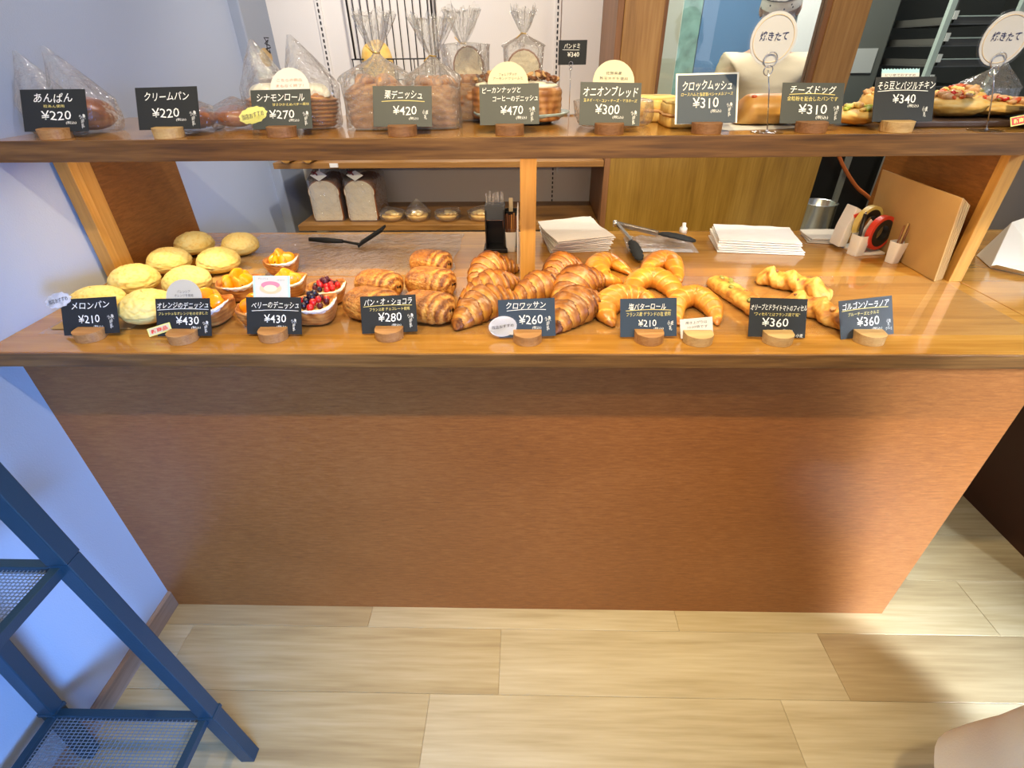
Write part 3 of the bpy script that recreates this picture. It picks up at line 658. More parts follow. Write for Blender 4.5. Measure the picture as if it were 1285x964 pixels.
price_card((1.027,0.222,1.29,0.4538,0.1147,0.079,-0.01562), M_sheen, 'dark price card cut by the right edge, with a red sticker', 'トマトの', '¥340',
           hmat=L, extra=st_rect(-.05, .10, .34, .22, .2, M_yelp, M_redink, '新商品', M_yelp), **U)

# small black card on a thin wire clip at the back of the raised shelf
g = (0.111,0.58,1.392,0.4538,0.06915,0.05077,-0.09774)
cs = empty('clip_stand_card', (g[0], .58, HS), label='small black card パンドミ ¥340 on a thin wire clip at the shelf back', cat='price card')
zb = g[2] - HS
MB().box(-g[4] / 2, g[4] / 2, -.0005, .0005, zb, zb + g[5]).build('board', M_black, cs)
put_text(cs, 'product_name', 'パンドミ', M_chalk, -.002, zb + g[5] * .76, g[4] * .56, g[5] * .2, .0009, rot=0, bold=.01)
put_text(cs, 'price_figure', '¥340', M_chalk, .002, zb + g[5] * .42, g[4] * .42, g[5] * .2, .0009, rot=0, bold=.012)
strip(cs, 'underline', M_chalk, [((-.36 + .6 * i / 4) * g[4], zb + g[5] * .62 - .001 * i / 4) for i in range(5)], .0009, .0012)
mb = MB(); mb.tube([(-.002, -.003, .003), (-.003, -.003, zb - .004)], .0009, 6)
mb.tube([(-.003 + .005 * math.cos(a), -.003, zb + .002 + .005 * math.sin(a)) for a in [2 * PI * i / 16 for i in range(16)]], .0008, 5, closed=True)
mb.tube([(-.003 + .0035 * math.cos(a), -.003, zb - .008 + .0035 * math.sin(a)) for a in [2 * PI * i / 16 for i in range(16)]], .0008, 5, closed=True)
mb.build('wire_clip', M_chrome, cs, smooth=True)
MB().lathe([(.020, 0), (.020, .003), (.0, .0035)], 24, ox=-.002, oy=-.003).build('base_disc', M_chrome, cs)

# round freshly-baked signs on bent wire stands
def fresh_sign(foot, head, r, label):
    root = empty('wire_sign_stand', (foot[0], foot[1], HS), label=label, cat='sign', group='freshly baked signs')
    dx, dz = head[0] - foot[0], head[2] - HS
    M_signw = simple('laminated_white_sign', (.56, .56, .58), .45, coat=.1)
    s = oval(root, 'sign_disc', M_signw, dx, dz, r, r, -.002, .0015, 40)
    oval(s, 'laminate_rim', M_lam, dx, dz, r * 1.09, r * 1.09, -.0022, .0019, 40)
    ring = MB(); ring.tube([(dx + r * .88 * math.cos(a), -.0022, dz + r * .88 * math.sin(a)) for a in [2 * PI * i / 40 for i in range(40)]], .0009, 5, closed=True)
    ring.build('printed_ring', simple('tan_print', (.62, .50, .36), .5), s)
    put_text(s, 'lettering', '焼きたて', M_navyink, dx, dz + r * .10, r * 1.22, r * .34, .0026, bold=.012)
    mb = MB()
    zc = dz - r * .78; xc = dx * .92 + .0
    mb.tube([(0, -.001, .003), (dx * .55, -.003, zc * .6), (xc, -.0045, zc - .016)], .0011, 6)
    for (zz, rr) in ((zc, .012), (zc - .0165, .008)):
        mb.tube([(xc + rr * math.cos(a), -.0045 - .001 * math.sin(a), zz + rr * math.sin(a)) for a in [2 * PI * i / 24 for i in range(24)]], .0010, 6, closed=True)
    mb.build('wire_stem', M_chrome, root, smooth=True)
    MB().lathe([(.0, 0), (.030, 0), (.030, .0016), (.0, .0022)], 32).build('clear_base', M_film, root)
    MB().lathe([(.004, .001), (.004, .004), (.0, .005)], 12).build('base_rivet', M_chrome, root)
    return root
fresh_sign((0.474,0.217,1.282), (0.445,0.2,1.435), .041, 'round white freshly baked sign on a wire stand before the cheese dogs')
fresh_sign((0.897,0.214,1.282), (0.856,0.19,1.43), .041, 'round white freshly baked sign on a wire stand at the right edge')

# ------------------------------------------------------------------ breads: shape builders
def spl(P, n):
    """Catmull-Rom through points, n samples"""
    P = [Vector(p) for p in P]; P = [P[0] * 2 - P[1]] + P + [P[-1] * 2 - P[-2]]; m = len(P) - 3; out = []
    for i in range(n):
        t = i / (n - 1) * m; k = min(int(t), m - 1); t -= k; a, b, c, d = P[k:k + 4]
        out.append(.5 * ((2 * b) + (c - a) * t + (2 * a - 5 * b + 4 * c - d) * t * t + (3 * b - a - 3 * c + d) * t ** 3))
    return out
def sweep(pts, prof, nu=64, nv=28, zbase=0., flat=.8):
    """bread body along a curve in the xy plane; prof(t, ang) -> (radius, bake); the underside is flattened onto zbase"""
    C_ = spl(pts, nu); mb = MB()
    T = [(C_[min(i + 1, nu - 1)] - C_[max(i - 1, 0)]).normalized() for i in range(nu)]
    def f(u, v):
        i = int(round(u * (nu - 1))); a = 2 * PI * v; t = T[i]; side = Vector((t.y, -t.x, 0)).normalized()
        r, bk = prof(u, a)
        rc = prof(u, PI / 2)[0]
        p = C_[i] + side * (r * math.cos(a)); z = r * math.sin(a) * flat
        cz = rc * flat * .72
        zz = cz + z
        if zz < .0012: zz = .0012 + (zz * .02)
        bk2 = bk - .35 * max(0, -math.sin(a)) * 0 
        return (p.x, p.y, zbase + max(zz, .0005), bk2)
    mb.surf(f, nu, nv, cv=True, capu=True)
    return mb

def croissant_mesh(seed, Lh=.078, R=.036, bend=.012, n=4.6):
    def prof(u, a):
        s = u * 2 - 1; q = abs(s)
        env = (max(0, 1 - q ** 1.35)) ** .85
        base = R * env * .98 + .0075 * (1 - .55 * max(0, (q - .85) / .15)) 
        ph = q * n + .20 * math.sin(a + (1 if s > 0 else -1) * .5 + seed) + .20 * fbm((a * .8, s * 3, seed))
        fr = ph - math.floor(ph); step = (1 - fr)
        edge = math.exp(-((fr - .02) / .16) ** 2) + math.exp(-((fr - 1.0) / .10) ** 2)
        r = base * (1 + .25 * (step - .5)) * (1 + .05 * fbm((s * 5, a * 1.2, seed + 7)))
        # fine laminations inside each roll
        r += .0007 * math.sin(ph * 2 * PI * 4)
        bk = .42 + .42 * (1 - fr) ** 2.5 - .30 * math.exp(-((fr - .72) / .2) ** 2) + .10 * math.sin(ph * 2 * PI * 4) + .18 * fbm((s * 4, a, seed + 3))
        if q > .86: bk += .55 * (q - .86) / .14
        bk += -.25 * max(0, -math.sin(a))
        return r, bk
    pts = [(-Lh, -bend, 0), (-Lh * .55, 0, 0), (0, bend * .5, 0), (Lh * .55, 0, 0), (Lh, -bend, 0)]
    return sweep(pts, prof, 110, 34, flat=.80)
cr_src = [croissant_mesh(k, .078, [.037, .035, .038][k % 3], [.010, -.008, .014][k % 3], [4.6, 5.1, 4.3][k % 3]) for k in range(3)]
cr_obj = []
def croissant(a, b, k, label, fat=1., z=HC + .0016):
    a = Vector(a); b = Vector(b); m = (a + b) / 2; d = b - a; ln = math.hypot(d.x, d.y)
    while len(cr_obj) <= k: cr_obj.append(None)
    if cr_obj[k] is None: o = cr_src[k].build('croissant', M_crois, smooth=True); cr_obj[k] = o
    else: o = cr_obj[k].copy(); COL.objects.link(o)
    o.location = (m.x, m.y, z); o.rotation_euler = (0, 0, math.atan2(d.y, d.x)); s = ln / .156
    o.scale = (s, fat, fat)
    return tag(o, label, 'croissant', 'croissants on the counter')
croissant((-0.157,0.039,0.942), (-0.017,0.186,0.946), 0, 'front left croissant with its dark tip beside the クロワッサン card')
croissant((-0.154,0.168,0.944), (-0.013,0.276,0.949), 1, 'croissant in the middle of the left row, its tip touching the post side')
croissant((-0.143,0.268,0.946), (-0.029,0.387,0.949), 2, 'rearmost croissant of the left row, just left of the central post')
croissant((-0.038,0.15,0.946), (0.094,0.273,0.954), 1, 'croissant directly behind the クロワッサン card in the middle row')
croissant((0.046,0.275,0.949), (0.145,0.378,0.954), 0, 'rearmost croissant right of the central post', 1.02)
croissant((0.06,0.135,0.949), (0.191,0.299,0.954), 2, 'croissant in the right row behind the front right one', 1.05)
croissant((0.047,0.024,0.946), (0.172,0.167,0.954), 0, 'front right croissant showing its wide layered end', 1.06)

def salt_roll(pts, R, label, seed):
    c = Vector((sum(p[0] for p in pts) / len(pts), sum(p[1] for p in pts) / len(pts), 0))
    P = [(p[0] - c.x, p[1] - c.y, 0) for p in pts]
    def prof(u, a):
        s = u * 2 - 1; q = abs(s)
        env = max(0, 1 - q ** 3.2) ** .5
        n = 5.5; ph = q * n + .28 * math.sin(a * 1 + seed); fr = ph - math.floor(ph)
        r = R * (.58 + .42 * (1 - q ** 1.6)) * max(.16, env) * (1 + .055 * (1 - fr)) 
        groove = math.exp(-((fr - .93) / .09) ** 2)
        bk = .50 + .22 * fbm((s * 2, a * .6, seed)) - .55 * groove * (.5 + .5 * math.sin(a)) + .25 * max(0, -math.sin(a)) + (.2 if q > .9 else 0)
        return r - .0011 * groove, bk
    o = sweep(P, prof, 90, 28, flat=.82).build('salt_butter_roll', M_salt, smooth=True, loc=(c.x, c.y, HC + .0016))
    return tag(o, label, 'bread roll', 'salt butter rolls')
salt_roll([(0.24,0.28,0.949), (0.19,0.288,0.954), (0.183,0.36,0.954), (0.222,0.408,0.954), (0.273,0.337,0.954)], .031, 'golden crescent salt butter roll at the back left, below the black tongs', 1)
salt_roll([(0.297,0.342,0.954), (0.342,0.401,0.954), (0.384,0.401,0.954), (0.385,0.292,0.952)], .029, 'golden crescent salt butter roll at the back right, under the tongs head', 2)
salt_roll([(0.234,0.167,0.954), (0.262,0.252,0.954), (0.311,0.28,0.959), (0.343,0.227,0.956), (0.339,0.158,0.954)], .031, 'brown crescent salt butter roll in the middle of its pile', 3)
salt_roll([(0.181,0.048,0.949), (0.17,0.107,0.954), (0.206,0.155,0.959), (0.26,0.155,0.959), (0.28,0.115,0.954)], .034, 'large salt butter roll behind the left half of the 塩バターロール card', 4)
salt_roll([(0.318,0.055,0.949), (0.335,0.14,0.954), (0.382,0.171,0.956), (0.405,0.123,0.954), (0.4,0.055,0.949)], .029, 'salt butter roll behind the small white note card', 5)

# melon buns
def melon_mesh(seed):
    mb = MB()
    def f(u, v):
        th = PI * (u * .985 + .0075); ph = 2 * PI * v; d = Vector((math.sin(th) * math.cos(ph), math.sin(th) * math.sin(ph), math.cos(th)))
        q = d * 2.1 + Vector((seed * 3.1, seed, 0))
        dist, _ = noise.voronoi(q * 1.7 + Vector((.25 * fbm(q * 2), .25 * fbm(q * 2 + Vector((5, 0, 0))), 0)))
        crack = max(0, 1 - (dist[1] - dist[0]) / .10)
        r = 1 + .035 * fbm(d * 1.6 + Vector((seed, 0, 0))) + .022 * fbm(d * 5 + Vector((0, seed, 3))) - .060 * crack * (1 if d.z > -.1 else 0)
        x, y, z = d.x * .056 * r, d.y * .056 * r, d.z * .040 * r + .026
        if d.z < 0: z = .026 + d.z * .026; x *= .97; y *= .97
        bk = .22 + .55 * crack * (d.z > 0) + .12 * fbm(d * 3 + Vector((0, seed, 0))) + (.30 if d.z < -.35 else 0)
        return (x, y, max(z, .0004), bk)
    return mb.surf(f, 56, 84, cv=True)
ml = [melon_mesh(k).build('melon_bun', M_melon, smooth=True) for k in range(4)]
mspots = [(125, 392, 'front left melon bun peeking out above the メロンパン card', 1.04), (188, 387, 'front melon bun between the メロンパン and orange danish cards', 1.02),
          (170, 354, 'leftmost melon bun of the second row', 1.0), (236, 356, 'melon bun right of centre in the second row, above the orange danishes', .98),
          (213, 329, 'left melon bun of the third row', .96), (275, 330, 'right melon bun of the third row', .96),
          (245, 307, 'rear left melon bun beside the wooden end panel', .95), (302, 309, 'rear right melon bun overhanging the brown paper', .92)]
mpos = [(-0.944,0.1,0.96), (-0.821,0.083,0.96), (-0.957,0.242,0.96), (-0.82,0.232,0.96), (-0.952,0.376,0.96), (-0.818,0.375,0.96), (-0.964,0.521,0.96), (-0.826,0.513,0.96)]
for i, ((px_, py_, lab, sc0), q) in enumerate(zip(mspots, mpos)):
    if i < 4: o = ml[i]
    else: o = ml[i % 4].copy(); COL.objects.link(o)
    o.location = (max(q[0], XL + .062), q[1], HC + .0025); o.rotation_euler = (0, 0, i * 1.3); o.scale = (sc0,) * 3
    tag(o, lab, 'bun', 'melon buns')

# pain au chocolat
def choc_mesh(seed):
    mb = MB()
    def f(u, v):
        th = PI * (u * .98 + .01); ph = 2 * PI * v; sx, sy, sz = math.cos(th), math.sin(th) * math.cos(ph), math.sin(th) * math.sin(ph)
        def se(c, e): return math.copysign(abs(c) ** e, c)
        x = .056 * se(math.cos(th), .62); rr = (max(math.sin(th), 1e-4)) ** .62
        y = .041 * rr * se(math.cos(ph), .80); z = .031 * rr * se(math.sin(ph), .85)
        # layered rolls running round the ends
        lay = abs(x) / .056
        spiral = math.sin((math.hypot(y, z) / .0045) + (ph if x > 0 else -ph)) * (1 if lay > .80 else 0) * .6
        de = math.sqrt((x - .050) ** 2 + (y * .9 + .010) ** 2 + (z + .004) ** 2); near = max(0, min(1, (.062 - de) / .014)) * (1 if y < .022 else .3)
        hr = math.sin(de / .0021 + seed) * near + (1 - near) * .45 * math.sin(z / .0030 + 5 * x / .05 + seed) * (1 if z < .004 else 0)
        k = 1 + .030 * hr + .05 * fbm((x * 25, y * 25, z * 25 + seed))
        fl_ = fbm((x * 130, y * 130, z * 130 + seed)) * .0013
        x2 = x * (1 + .02 * fbm((y * 40, z * 40, seed))) + (.0012 * spiral if x > 0 else -.0012 * spiral)
        zz = z * k + fl_ + .027
        bk = .42 + .42 * hr + .5 * fbm((x * 60, y * 60, seed + 2)) + (.18 if z > .015 else 0) - (.3 if z < -.012 else 0) + .2 * spiral
        return (x2, y * k, max(zz, .0005), bk)
    return mb.surf(f, 84, 72, cv=True)
def chocolatine(loc, rz, k, lab, s=1.):
    root = empty('pain_au_chocolat', (loc[0], loc[1], HC + .0016), rz, label=lab, cat='pastry', group='chocolate pastries'); root.scale = (s,) * 3
    if k not in cm: cm[k] = choc_mesh(k).build('body', M_choc, smooth=True).data; bpy.data.objects.remove(bpy.data.objects[[o.name for o in COL.objects if o.data == cm[k]][0]])
    o = bpy.data.objects.new('body', cm[k]); COL.objects.link(o); o.parent = root
    mb = MB()
    mb.ball((.0515, -.010, .030), .006, .0055, .0045, 8); 
    mb.build('chocolate_end', M_dark, root, smooth=True)
    MB().lathe([(.0004, .0), (.010, .001), (.0125, .004), (.011, .007), (.004, .0085), (.0004, .009)], 18).build('rolled_dough_end', M_choc, root, smooth=True, loc=(.0475, -.009, .018), rot=(0, PI / 2, 0))
    return root
cm = {}
chocolatine((lambda q: (q[0] - .01, q[1] + .024, q[2]))((-0.327,0.078,0.962)), -.30, 0, 'front left pain au chocolat, half hidden by its price card', 1.08)
chocolatine((lambda q: (q[0], q[1] + .012, q[2]))((-0.213,0.078,0.962)), -.30, 1, 'front right pain au chocolat, right of its price card', 1.04)
chocolatine((-0.351,0.22,0.962), -.30, 2, 'second row left pain au chocolat beside the berry danish', 1.0)
chocolatine((-0.228,0.229,0.962), -.25, 0, 'second row right pain au chocolat with a dark spiral end', 1.06)
chocolatine((-0.25,0.371,0.962), -.30, 1, 'rearmost pain au chocolat under the black server', .98)

# fruit danishes
def danish(loc, rz, kind, lab, s=1., seed=0):
    root = empty('fruit_danish', (loc[0], loc[1], HC + .0016), rz, label=lab, cat='danish', group=kind + ' danishes'); root.scale = (s * .96, s * .96, s * 1.22)
    mb = MB()
    prof = [(.030, .0), (.038, .004), (.043, .014), (.047, .026), (.0475, .031), (.0445, .033), (.041, .029), (.036, .022), (.02, .018), (.0, .018)]
    nv = 60
    def f(u, v):
        t = u * (len(prof) - 1); k = min(int(t), len(prof) - 2); t -= k; r = prof[k][0] * (1 - t) + prof[k + 1][0] * t; z = prof[k][1] * (1 - t) + prof[k + 1][1] * t
        a = 2 * PI * v; sq = 1 / (abs(math.cos(a)) ** 3.2 + abs(math.sin(a)) ** 3.2) ** (1 / 3.2)
        fold = .06 * math.sin(a * 9 + z * 220 + seed) * (z / .033) * (r > .03)
        rr = r * (.94 * sq + .03) * (1 + fold * .5 + .04 * fbm((a, z * 60, seed)))
        return (rr * math.cos(a), rr * math.sin(a), z * (1 + .10 * math.sin(2 * a + 1)), .45 + .4 * math.sin(z * 900 + a * 3) * .5 + .4 * fbm((a * 2, z * 90, seed + 5)))
    mb.surf(f, 40, nv, cv=True); mb.build('pastry_case', M_danish, root, smooth=True)
    # sugared rim on the front right side
    C_ = []
    for i in range(22):
        a = -1.9 + 2.0 * i / 21; sq = 1 / (abs(math.cos(a)) ** 3.2 + abs(math.sin(a)) ** 3.2) ** (1 / 3.2); rr = .0455 * (.94 * sq + .03)
        C_.append((rr * math.cos(a), rr * math.sin(a), .0315 * (1 + .10 * math.sin(2 * a + 1))))
    for dz, dr in ((0, 0), (.002, -.003), (-.001, .0028)):
        pass
    m2 = MB()
    for (o1, o2, rr0) in ((0, 0, .0036), (.0028, .0022, .0026), (-.0026, -.0008, .0030)):
        pts = [(x * (1 + o1 / .045), y * (1 + o1 / .045), z + o2 + .0008 * math.sin(i * 1.7 + o1 * 900)) for i, (x, y, z) in enumerate(C_)]
        m2.tube(pts, [rr0 * (.35 + .65 * math.sin(PI * i / 21)) for i in range(22)], 8)
    m2.build('sugared_rim', M_sugar, root, smooth=True)['label'] = 'white icing sugar on the twisted rim'
    MB().lathe([(.0, .016), (.038, .016), (.037, .022), (.0, .025)], 24).build('custard', M_custard, root, smooth=True)
    rd = random.Random(seed)
    if kind == 'orange':
        for i in range(7):
            a = i * 2 * PI / 6 + rd.uniform(-.2, .2); r = .019 if i < 6 else 0
            m3 = MB(); ln = .019 + rd.uniform(-.002, .003); hh = .014 + rd.uniform(0, .003)
            def g(u, v, ln=ln, hh=hh, sd=i + seed):
                th = PI * (u * .96 + .02); p_ = 2 * PI * v
                def se(c, e): return math.copysign(abs(c) ** e, c)
                x = ln * math.cos(th); rr = math.sin(th) ** .7
                y = .0105 * rr * se(math.cos(p_), .6); z = hh * rr * (se(math.sin(p_), .9)); y *= 1 - .5 * max(0, z / hh)
                k = 1 + .08 * fbm((x * 90, y * 90, sd)); return (x * k, y * k, z * k)
            m3.surf(g, 14, 16, cv=True)
            m3.build('orange_segment', M_orange, root, smooth=True, loc=(r * math.cos(a), r * math.sin(a), .031 if i < 6 else .041), rot=(rd.uniform(-.4, .4), rd.uniform(-.5, .3), a + rd.uniform(.3, 1.4)))
    else:
        k = 0
        for ring, (nr, rr, zz) in enumerate(((9, .027, .031), (7, .015, .036), (3, .006, .043))):
            for i in range(nr):
                a = 2 * PI * i / nr + ring * .4 + rd.uniform(-.15, .15); kk = rd.random()
                loc_ = (rr * math.cos(a), rr * math.sin(a), zz + rd.uniform(-.002, .002))
                rb = .0066 if kk < .55 else .0074
                mt, nmn = (M_red, 'raspberry') if kk > .52 else ((M_blueb, 'blueberry') if kk > .22 else (M_blackb, 'blackcurrant'))
                MB().ball((0, 0, 0), rb, rb, rb * .95, 9, jit=.12).build(nmn, mt, root, smooth=True, loc=loc_)
    return root
danish((-0.645,0.37,0.959), .1, 'orange', 'rearmost orange danish with tall bright fruit and sugared rim', .95, 1)
danish((-0.681,0.209,0.959), .0, 'orange', 'orange danish left of the illustrated tag, behind the front one', 1.05, 2)
danish((-0.573,0.228,0.959), .1, 'orange', 'orange danish peeking out right of the illustrated tag', .95, 3)
danish((-0.688,0.081,0.959), -.1, 'orange', 'front orange danish right of the オレンジのデニッシュ card', 1.10, 4)
danish((-0.574,0.077,0.959), .2, 'orange', 'orange danish half hidden behind the berry danish card', 1.0, 5)
danish((-0.464,0.184,0.959), .15, 'berry', 'rear berry danish topped with raspberries and blueberries', .98, 6)
danish((lambda q: (q[0], q[1] + .018, q[2]))((-0.458,0.069,0.959)), .05, 'berry', 'front berry danish right of the ベリーのデニッシュ card', 1.08, 7)

# long breads on the right
def long_bread(pts, R, mat, name, lab, grp, seed, twist=0, bits=()):
    c = Vector((sum(p[0] for p in pts) / len(pts), sum(p[1] for p in pts) / len(pts), 0)); P = [(p[0] - c.x, p[1] - c.y, 0) for p in pts]
    root = empty(name, (c.x, c.y, HC + .0016), label=lab, cat='bread', group=grp)
    def prof(u, a):
        s = u * 2 - 1; q = abs(s); env = max(0.02, 1 - q ** 7) ** .5
        tw = math.sin(a * 2 + u * twist) if twist else 0
        r = R * env * (1 + .14 * tw + .05 * (twist > 0) * math.sin(a * 5 + u * twist * 2.2) + .09 * fbm((u * 9, a * 1.1, seed)) + .05 * fbm((u * 40, a * 5, seed)))
        return r, .45 - .30 * tw * .6 + .5 * fbm((u * 7, a, seed + 4)) + .35 * max(0, math.sin(a)) * fbm((u * 14, a * 2, seed + 9))
    m = sweep(P, prof, 110, 30, flat=.78); m.build('loaf', mat, root, smooth=True)
    cl = spl(P, 100); rd = random.Random(seed)
    for (t, nm_, mt, sz) in bits:
        p = cl[int(t * 99)]; a = rd.uniform(.9, 2.2); x = R * math.cos(a) * .95
        d = (cl[min(99, int(t * 99) + 1)] - cl[max(0, int(t * 99) - 1)]).normalized(); sd = Vector((d.y, -d.x, 0))
        q = p + sd * x
        MB().ball((0, 0, 0), sz, sz * .7, sz * .5, 8, jit=.3).build(nm_, mt, root, smooth=True, loc=(q.x, q.y, R * .78 * (.70 + math.sin(a) * .97) - .0005), rot=(0, 0, rd.uniform(0, 3)))
    return root
long_bread([(0.456,0.287,0.954), (0.473,0.212,0.954), (0.495,0.132,0.954), (0.513,0.041,0.954)], .0255, M_fic, 'olive_ficelle', 'long golden ficelle with green olives running behind its card', 'long breads', 11, 0,
           [(.20, 'olive', M_olive, .009), (.26, 'olive', M_olive, .010), (.35, 'olive', M_olive, .009), (.42, 'olive', M_olive, .009), (.55, 'dried_tomato', M_tomato, .006), (.7, 'olive', M_olive, .009)])
long_bread([(0.572,0.302,0.954), (0.61,0.276,0.954), (0.656,0.231,0.954), (0.685,0.17,0.954)], .0285, M_fic, 'twisted_walnut_bread', 'rear twisted gorgonzola walnut bread with browned ridges', 'long breads', 12, 22,
           [(.3, 'walnut', M_nut, .007), (.45, 'walnut', M_ham, .008), (.6, 'walnut', M_nut, .007), (.8, 'walnut', M_nut, .008)])
long_bread([(0.575,0.157,0.954), (0.609,0.127,0.954), (0.638,0.083,0.954), (0.659,0.023,0.954)], .0285, M_fic, 'twisted_walnut_bread', 'front twisted gorgonzola walnut bread running behind the right cards', 'long breads', 13, 20,
           [(.2, 'walnut', M_nut, .007), (.5, 'walnut', M_nut, .007), (.75, 'walnut', M_ham, .008)])

# ------------------------------------------------------------------ clear bags
def tied_bag(cx, cy, z0, bx, by, zb, zn, zt, nx, ny, seed, name_label, mat=None, fr=.032, grp='tied clear bread bags'):
    """gusseted clear bag: body bx x by up to zb, gathered neck at zn, flared top to zt"""
    root = empty('bread_bag', (cx, cy, z0), label=name_label, cat='bag', group=grp)
    mb = MB(); nu, nv = 54, 96
    H_ = zt - z0
    def f(u, v):
        z = u * H_; a = 2 * PI * v; hb, hn = zb - z0, zn - z0
        n = 4.0
        sq = 1 / (abs(math.cos(a)) ** n + abs(math.sin(a)) ** n) ** (1 / n)
        if z < hb: k = 0
        elif z < hn: k = (z - hb) / (hn - hb); k = k * k * (3 - 2 * k)
        else: k = 1
        rx = bx * sq * (1 - k) + .0055 * k; ry = by * sq * (1 - k) + .0055 * k; ox = nx * k; oy = ny * k
        pl = 0
        if z > hb * .6: pl = min(1, (z - hb * .6) / (hn - hb * .6))
        if z > hn:
            t = (z - hn) / max(1e-6, H_ - hn); rr = .0055 + fr * t ** .8; rx = rr; ry = rr * .55
            ox = nx * (1 + .4 * t); pl = 1
        wv = math.sin(a * 11 + 2.2 * fbm((a, z * 8, seed))) * .22 + math.sin(a * 5 + z * 30 + seed) * .12
        r = 1 + pl * wv * (1 if z >= hb else .3) + .05 * fbm((a * 1.5, z * 25, seed))
        zz = z + (.022 * fbm((a * 2.5, seed, 1)) if u > .999 else 0)
        return (ox + rx * r * math.cos(a), oy + ry * r * math.sin(a), zz + .0015)
    mb.surf(f, nu, nv, cv=True); mb.build('film', mat or M_bagt, root, smooth=True, recalc=False)
    t = MB(); hn = zn - z0; t.tube([(nx + .0068 * math.cos(a), ny + .0068 * math.sin(a), hn + .001 * math.sin(a * 2)) for a in [2 * PI * i / 14 for i in range(14)]], .0012, 5, closed=True)
    t.tube([(nx - .006, ny - .006, hn), (nx - .018, ny - .010, hn + .012 * (1 if seed % 2 else -.8))], .0011, 5)
    t.build('gold_tie', simple('gold_tie', (.62, .40, .10), .3, metal=.6), root, smooth=True)
    return root
def peak_bag(cx, cy, z0, bx, by, hb, ht, tx, seed, label, grp='open clear bun bags', ty=0, tw=.03):
    """soft bag round a bun whose empty top stands up to a flat peak"""
    root = empty('bun_bag', (cx, cy, z0), label=label, cat='bag', group=grp)
    mb = MB()
    def f(u, v):
        z = u * ht; a = 2 * PI * v
        k = 0 if z < hb else (z - hb) / (ht - hb)
        sk = 1 - math.exp(-u * 14)
        rx = (bx * (1 - k) + tw * .35 * k * (1 - k) + .004 * k) * (.86 + .14 * sk); ry = (by * (1 - k) ** 1.2 + .0012) * (.86 + .14 * sk)
        r = 1 + .07 * fbm((a * 1.2, z * 14, seed)) + .04 * math.sin(a * 7 + z * 60 + seed) * min(1, u * 3)
        return (tx * k ** 1.2 + rx * r * math.cos(a), ty * k + ry * r * math.sin(a), z + .0012)
    mb.surf(f, 40, 60, cv=True); mb.build('film', M_bag, root, smooth=True, recalc=False)
    return root

# ------------------------------------------------------------------ goods on the raised shelf
def bun(loc, rx, ry, rz, label, seed, mat=None, grp='bagged brown buns', name='brown_bun', cat='bun', bake=.55):
    mb = MB()
    def f(u, v):
        th = PI * (u * .99 + .005); ph = 2 * PI * v; d = Vector((math.sin(th) * math.cos(ph), math.sin(th) * math.sin(ph), math.cos(th)))
        r = 1 + .05 * fbm(d * 1.5 + Vector((seed, 0, 0))); z = rz * .8 + d.z * rz * r
        if d.z < 0: z = rz * .8 + d.z * rz * .8
        return (d.x * rx * r, d.y * ry * r, max(z, .0004) , bake + .25 * d.z - (.35 if d.z < -.25 else 0) + .2 * fbm(d * 2 + Vector((0, seed, 0))))
    mb.surf(f, 36, 48, cv=True)
    o = mb.build(name, mat or M_bun, smooth=True, loc=(loc[0], loc[1], HS + .003)); return tag(o, label, cat, grp)
bun((-1.030, .312, 0), .048, .05, .032, 'round brown bean bun in a bag at the far left of the shelf', 1)
peak_bag(-1.030, .312, HS, .052, .056, .055, .150, -.022, 1, 'clear peaked bag round the leftmost bean bun')
bun(((-0.96,0.365,1.282)[0], .325, 0), .050, .052, .036, 'round shiny brown bean bun between the あんぱん and クリームパン cards', 2)
peak_bag((-0.96,0.365,1.282)[0], .325, HS, .058, .058, .060, .158, -.040, 2, 'clear bag with a tall leaning peak round the second bean bun')
bun(((-0.732,0.408,1.282)[0], .33, 0), .045, .05, .024, 'flat brown cream bun in a bag right of the クリームパン card', 3)
peak_bag((-0.732,0.408,1.282)[0], .33, HS, .058, .055, .036, .062, .0, 3, 'low crumpled clear bag round the left cream bun')
bun(((-0.656,0.433,1.282)[0], .36, 0), .045, .05, .024, 'flat brown cream bun in a bag behind the yellow burst sticker', 4)
peak_bag((-0.656,0.433,1.282)[0], .36, HS, .055, .052, .036, .062, .004, 4, 'low crumpled clear bag behind the yellow burst sticker')

def cinnamon(x, y, label, seed):
    root = empty('cinnamon_roll', (x, y, HS + .003), seed, label=label, cat='pastry', group='iced cinnamon rolls')
    mb = MB()
    def f(u, v):
        z = u * .062; a = 2 * PI * v; r = .036 + .012 * math.sin(u * PI * .55) + .0022 * math.sin(z * 800 + a) 
        if u > .85: r *= 1 - (u - .85) * 2.2
        r *= 1 + .05 * fbm((a, z * 30, seed))
        return (r * math.cos(a), r * math.sin(a), z, .35 + .35 * math.sin(z * 800 + a) + .2 * fbm((a, z * 50, seed)))
    mb.surf(f, 50, 44, cv=True, capu=True); mb.build('rolled_dough', M_danish, root, smooth=True)
    sp_ = MB(); pts = []
    for i in range(60):
        a = i * .30; r = .030 - .00048 * i; pts.append((r * math.cos(a), r * math.sin(a), .060 + .00012 * i))
    sp_.tube(pts, .0052, 8); sp_.build('spiral_top', M_danish, root, smooth=True)
    ic = MB()
    def g(u, v):
        a = 2 * PI * v; r = .034 * math.sin(u * PI / 2) * (1 + .22 * math.sin(a * 3 + seed) * u + .1 * math.sin(a * 7) * u)
        return (r * math.cos(a), r * math.sin(a), .084 - .020 * u ** 2.4 - .006 * u * abs(math.sin(a * 3)))
    ic.surf(g, 16, 48, cv=True); ic.build('white_icing', M_icing, root, smooth=True)
    return root
cinnamon((-0.575,0.493,1.282)[0], .37, 'iced cinnamon roll behind the シナモンロール card', 1)
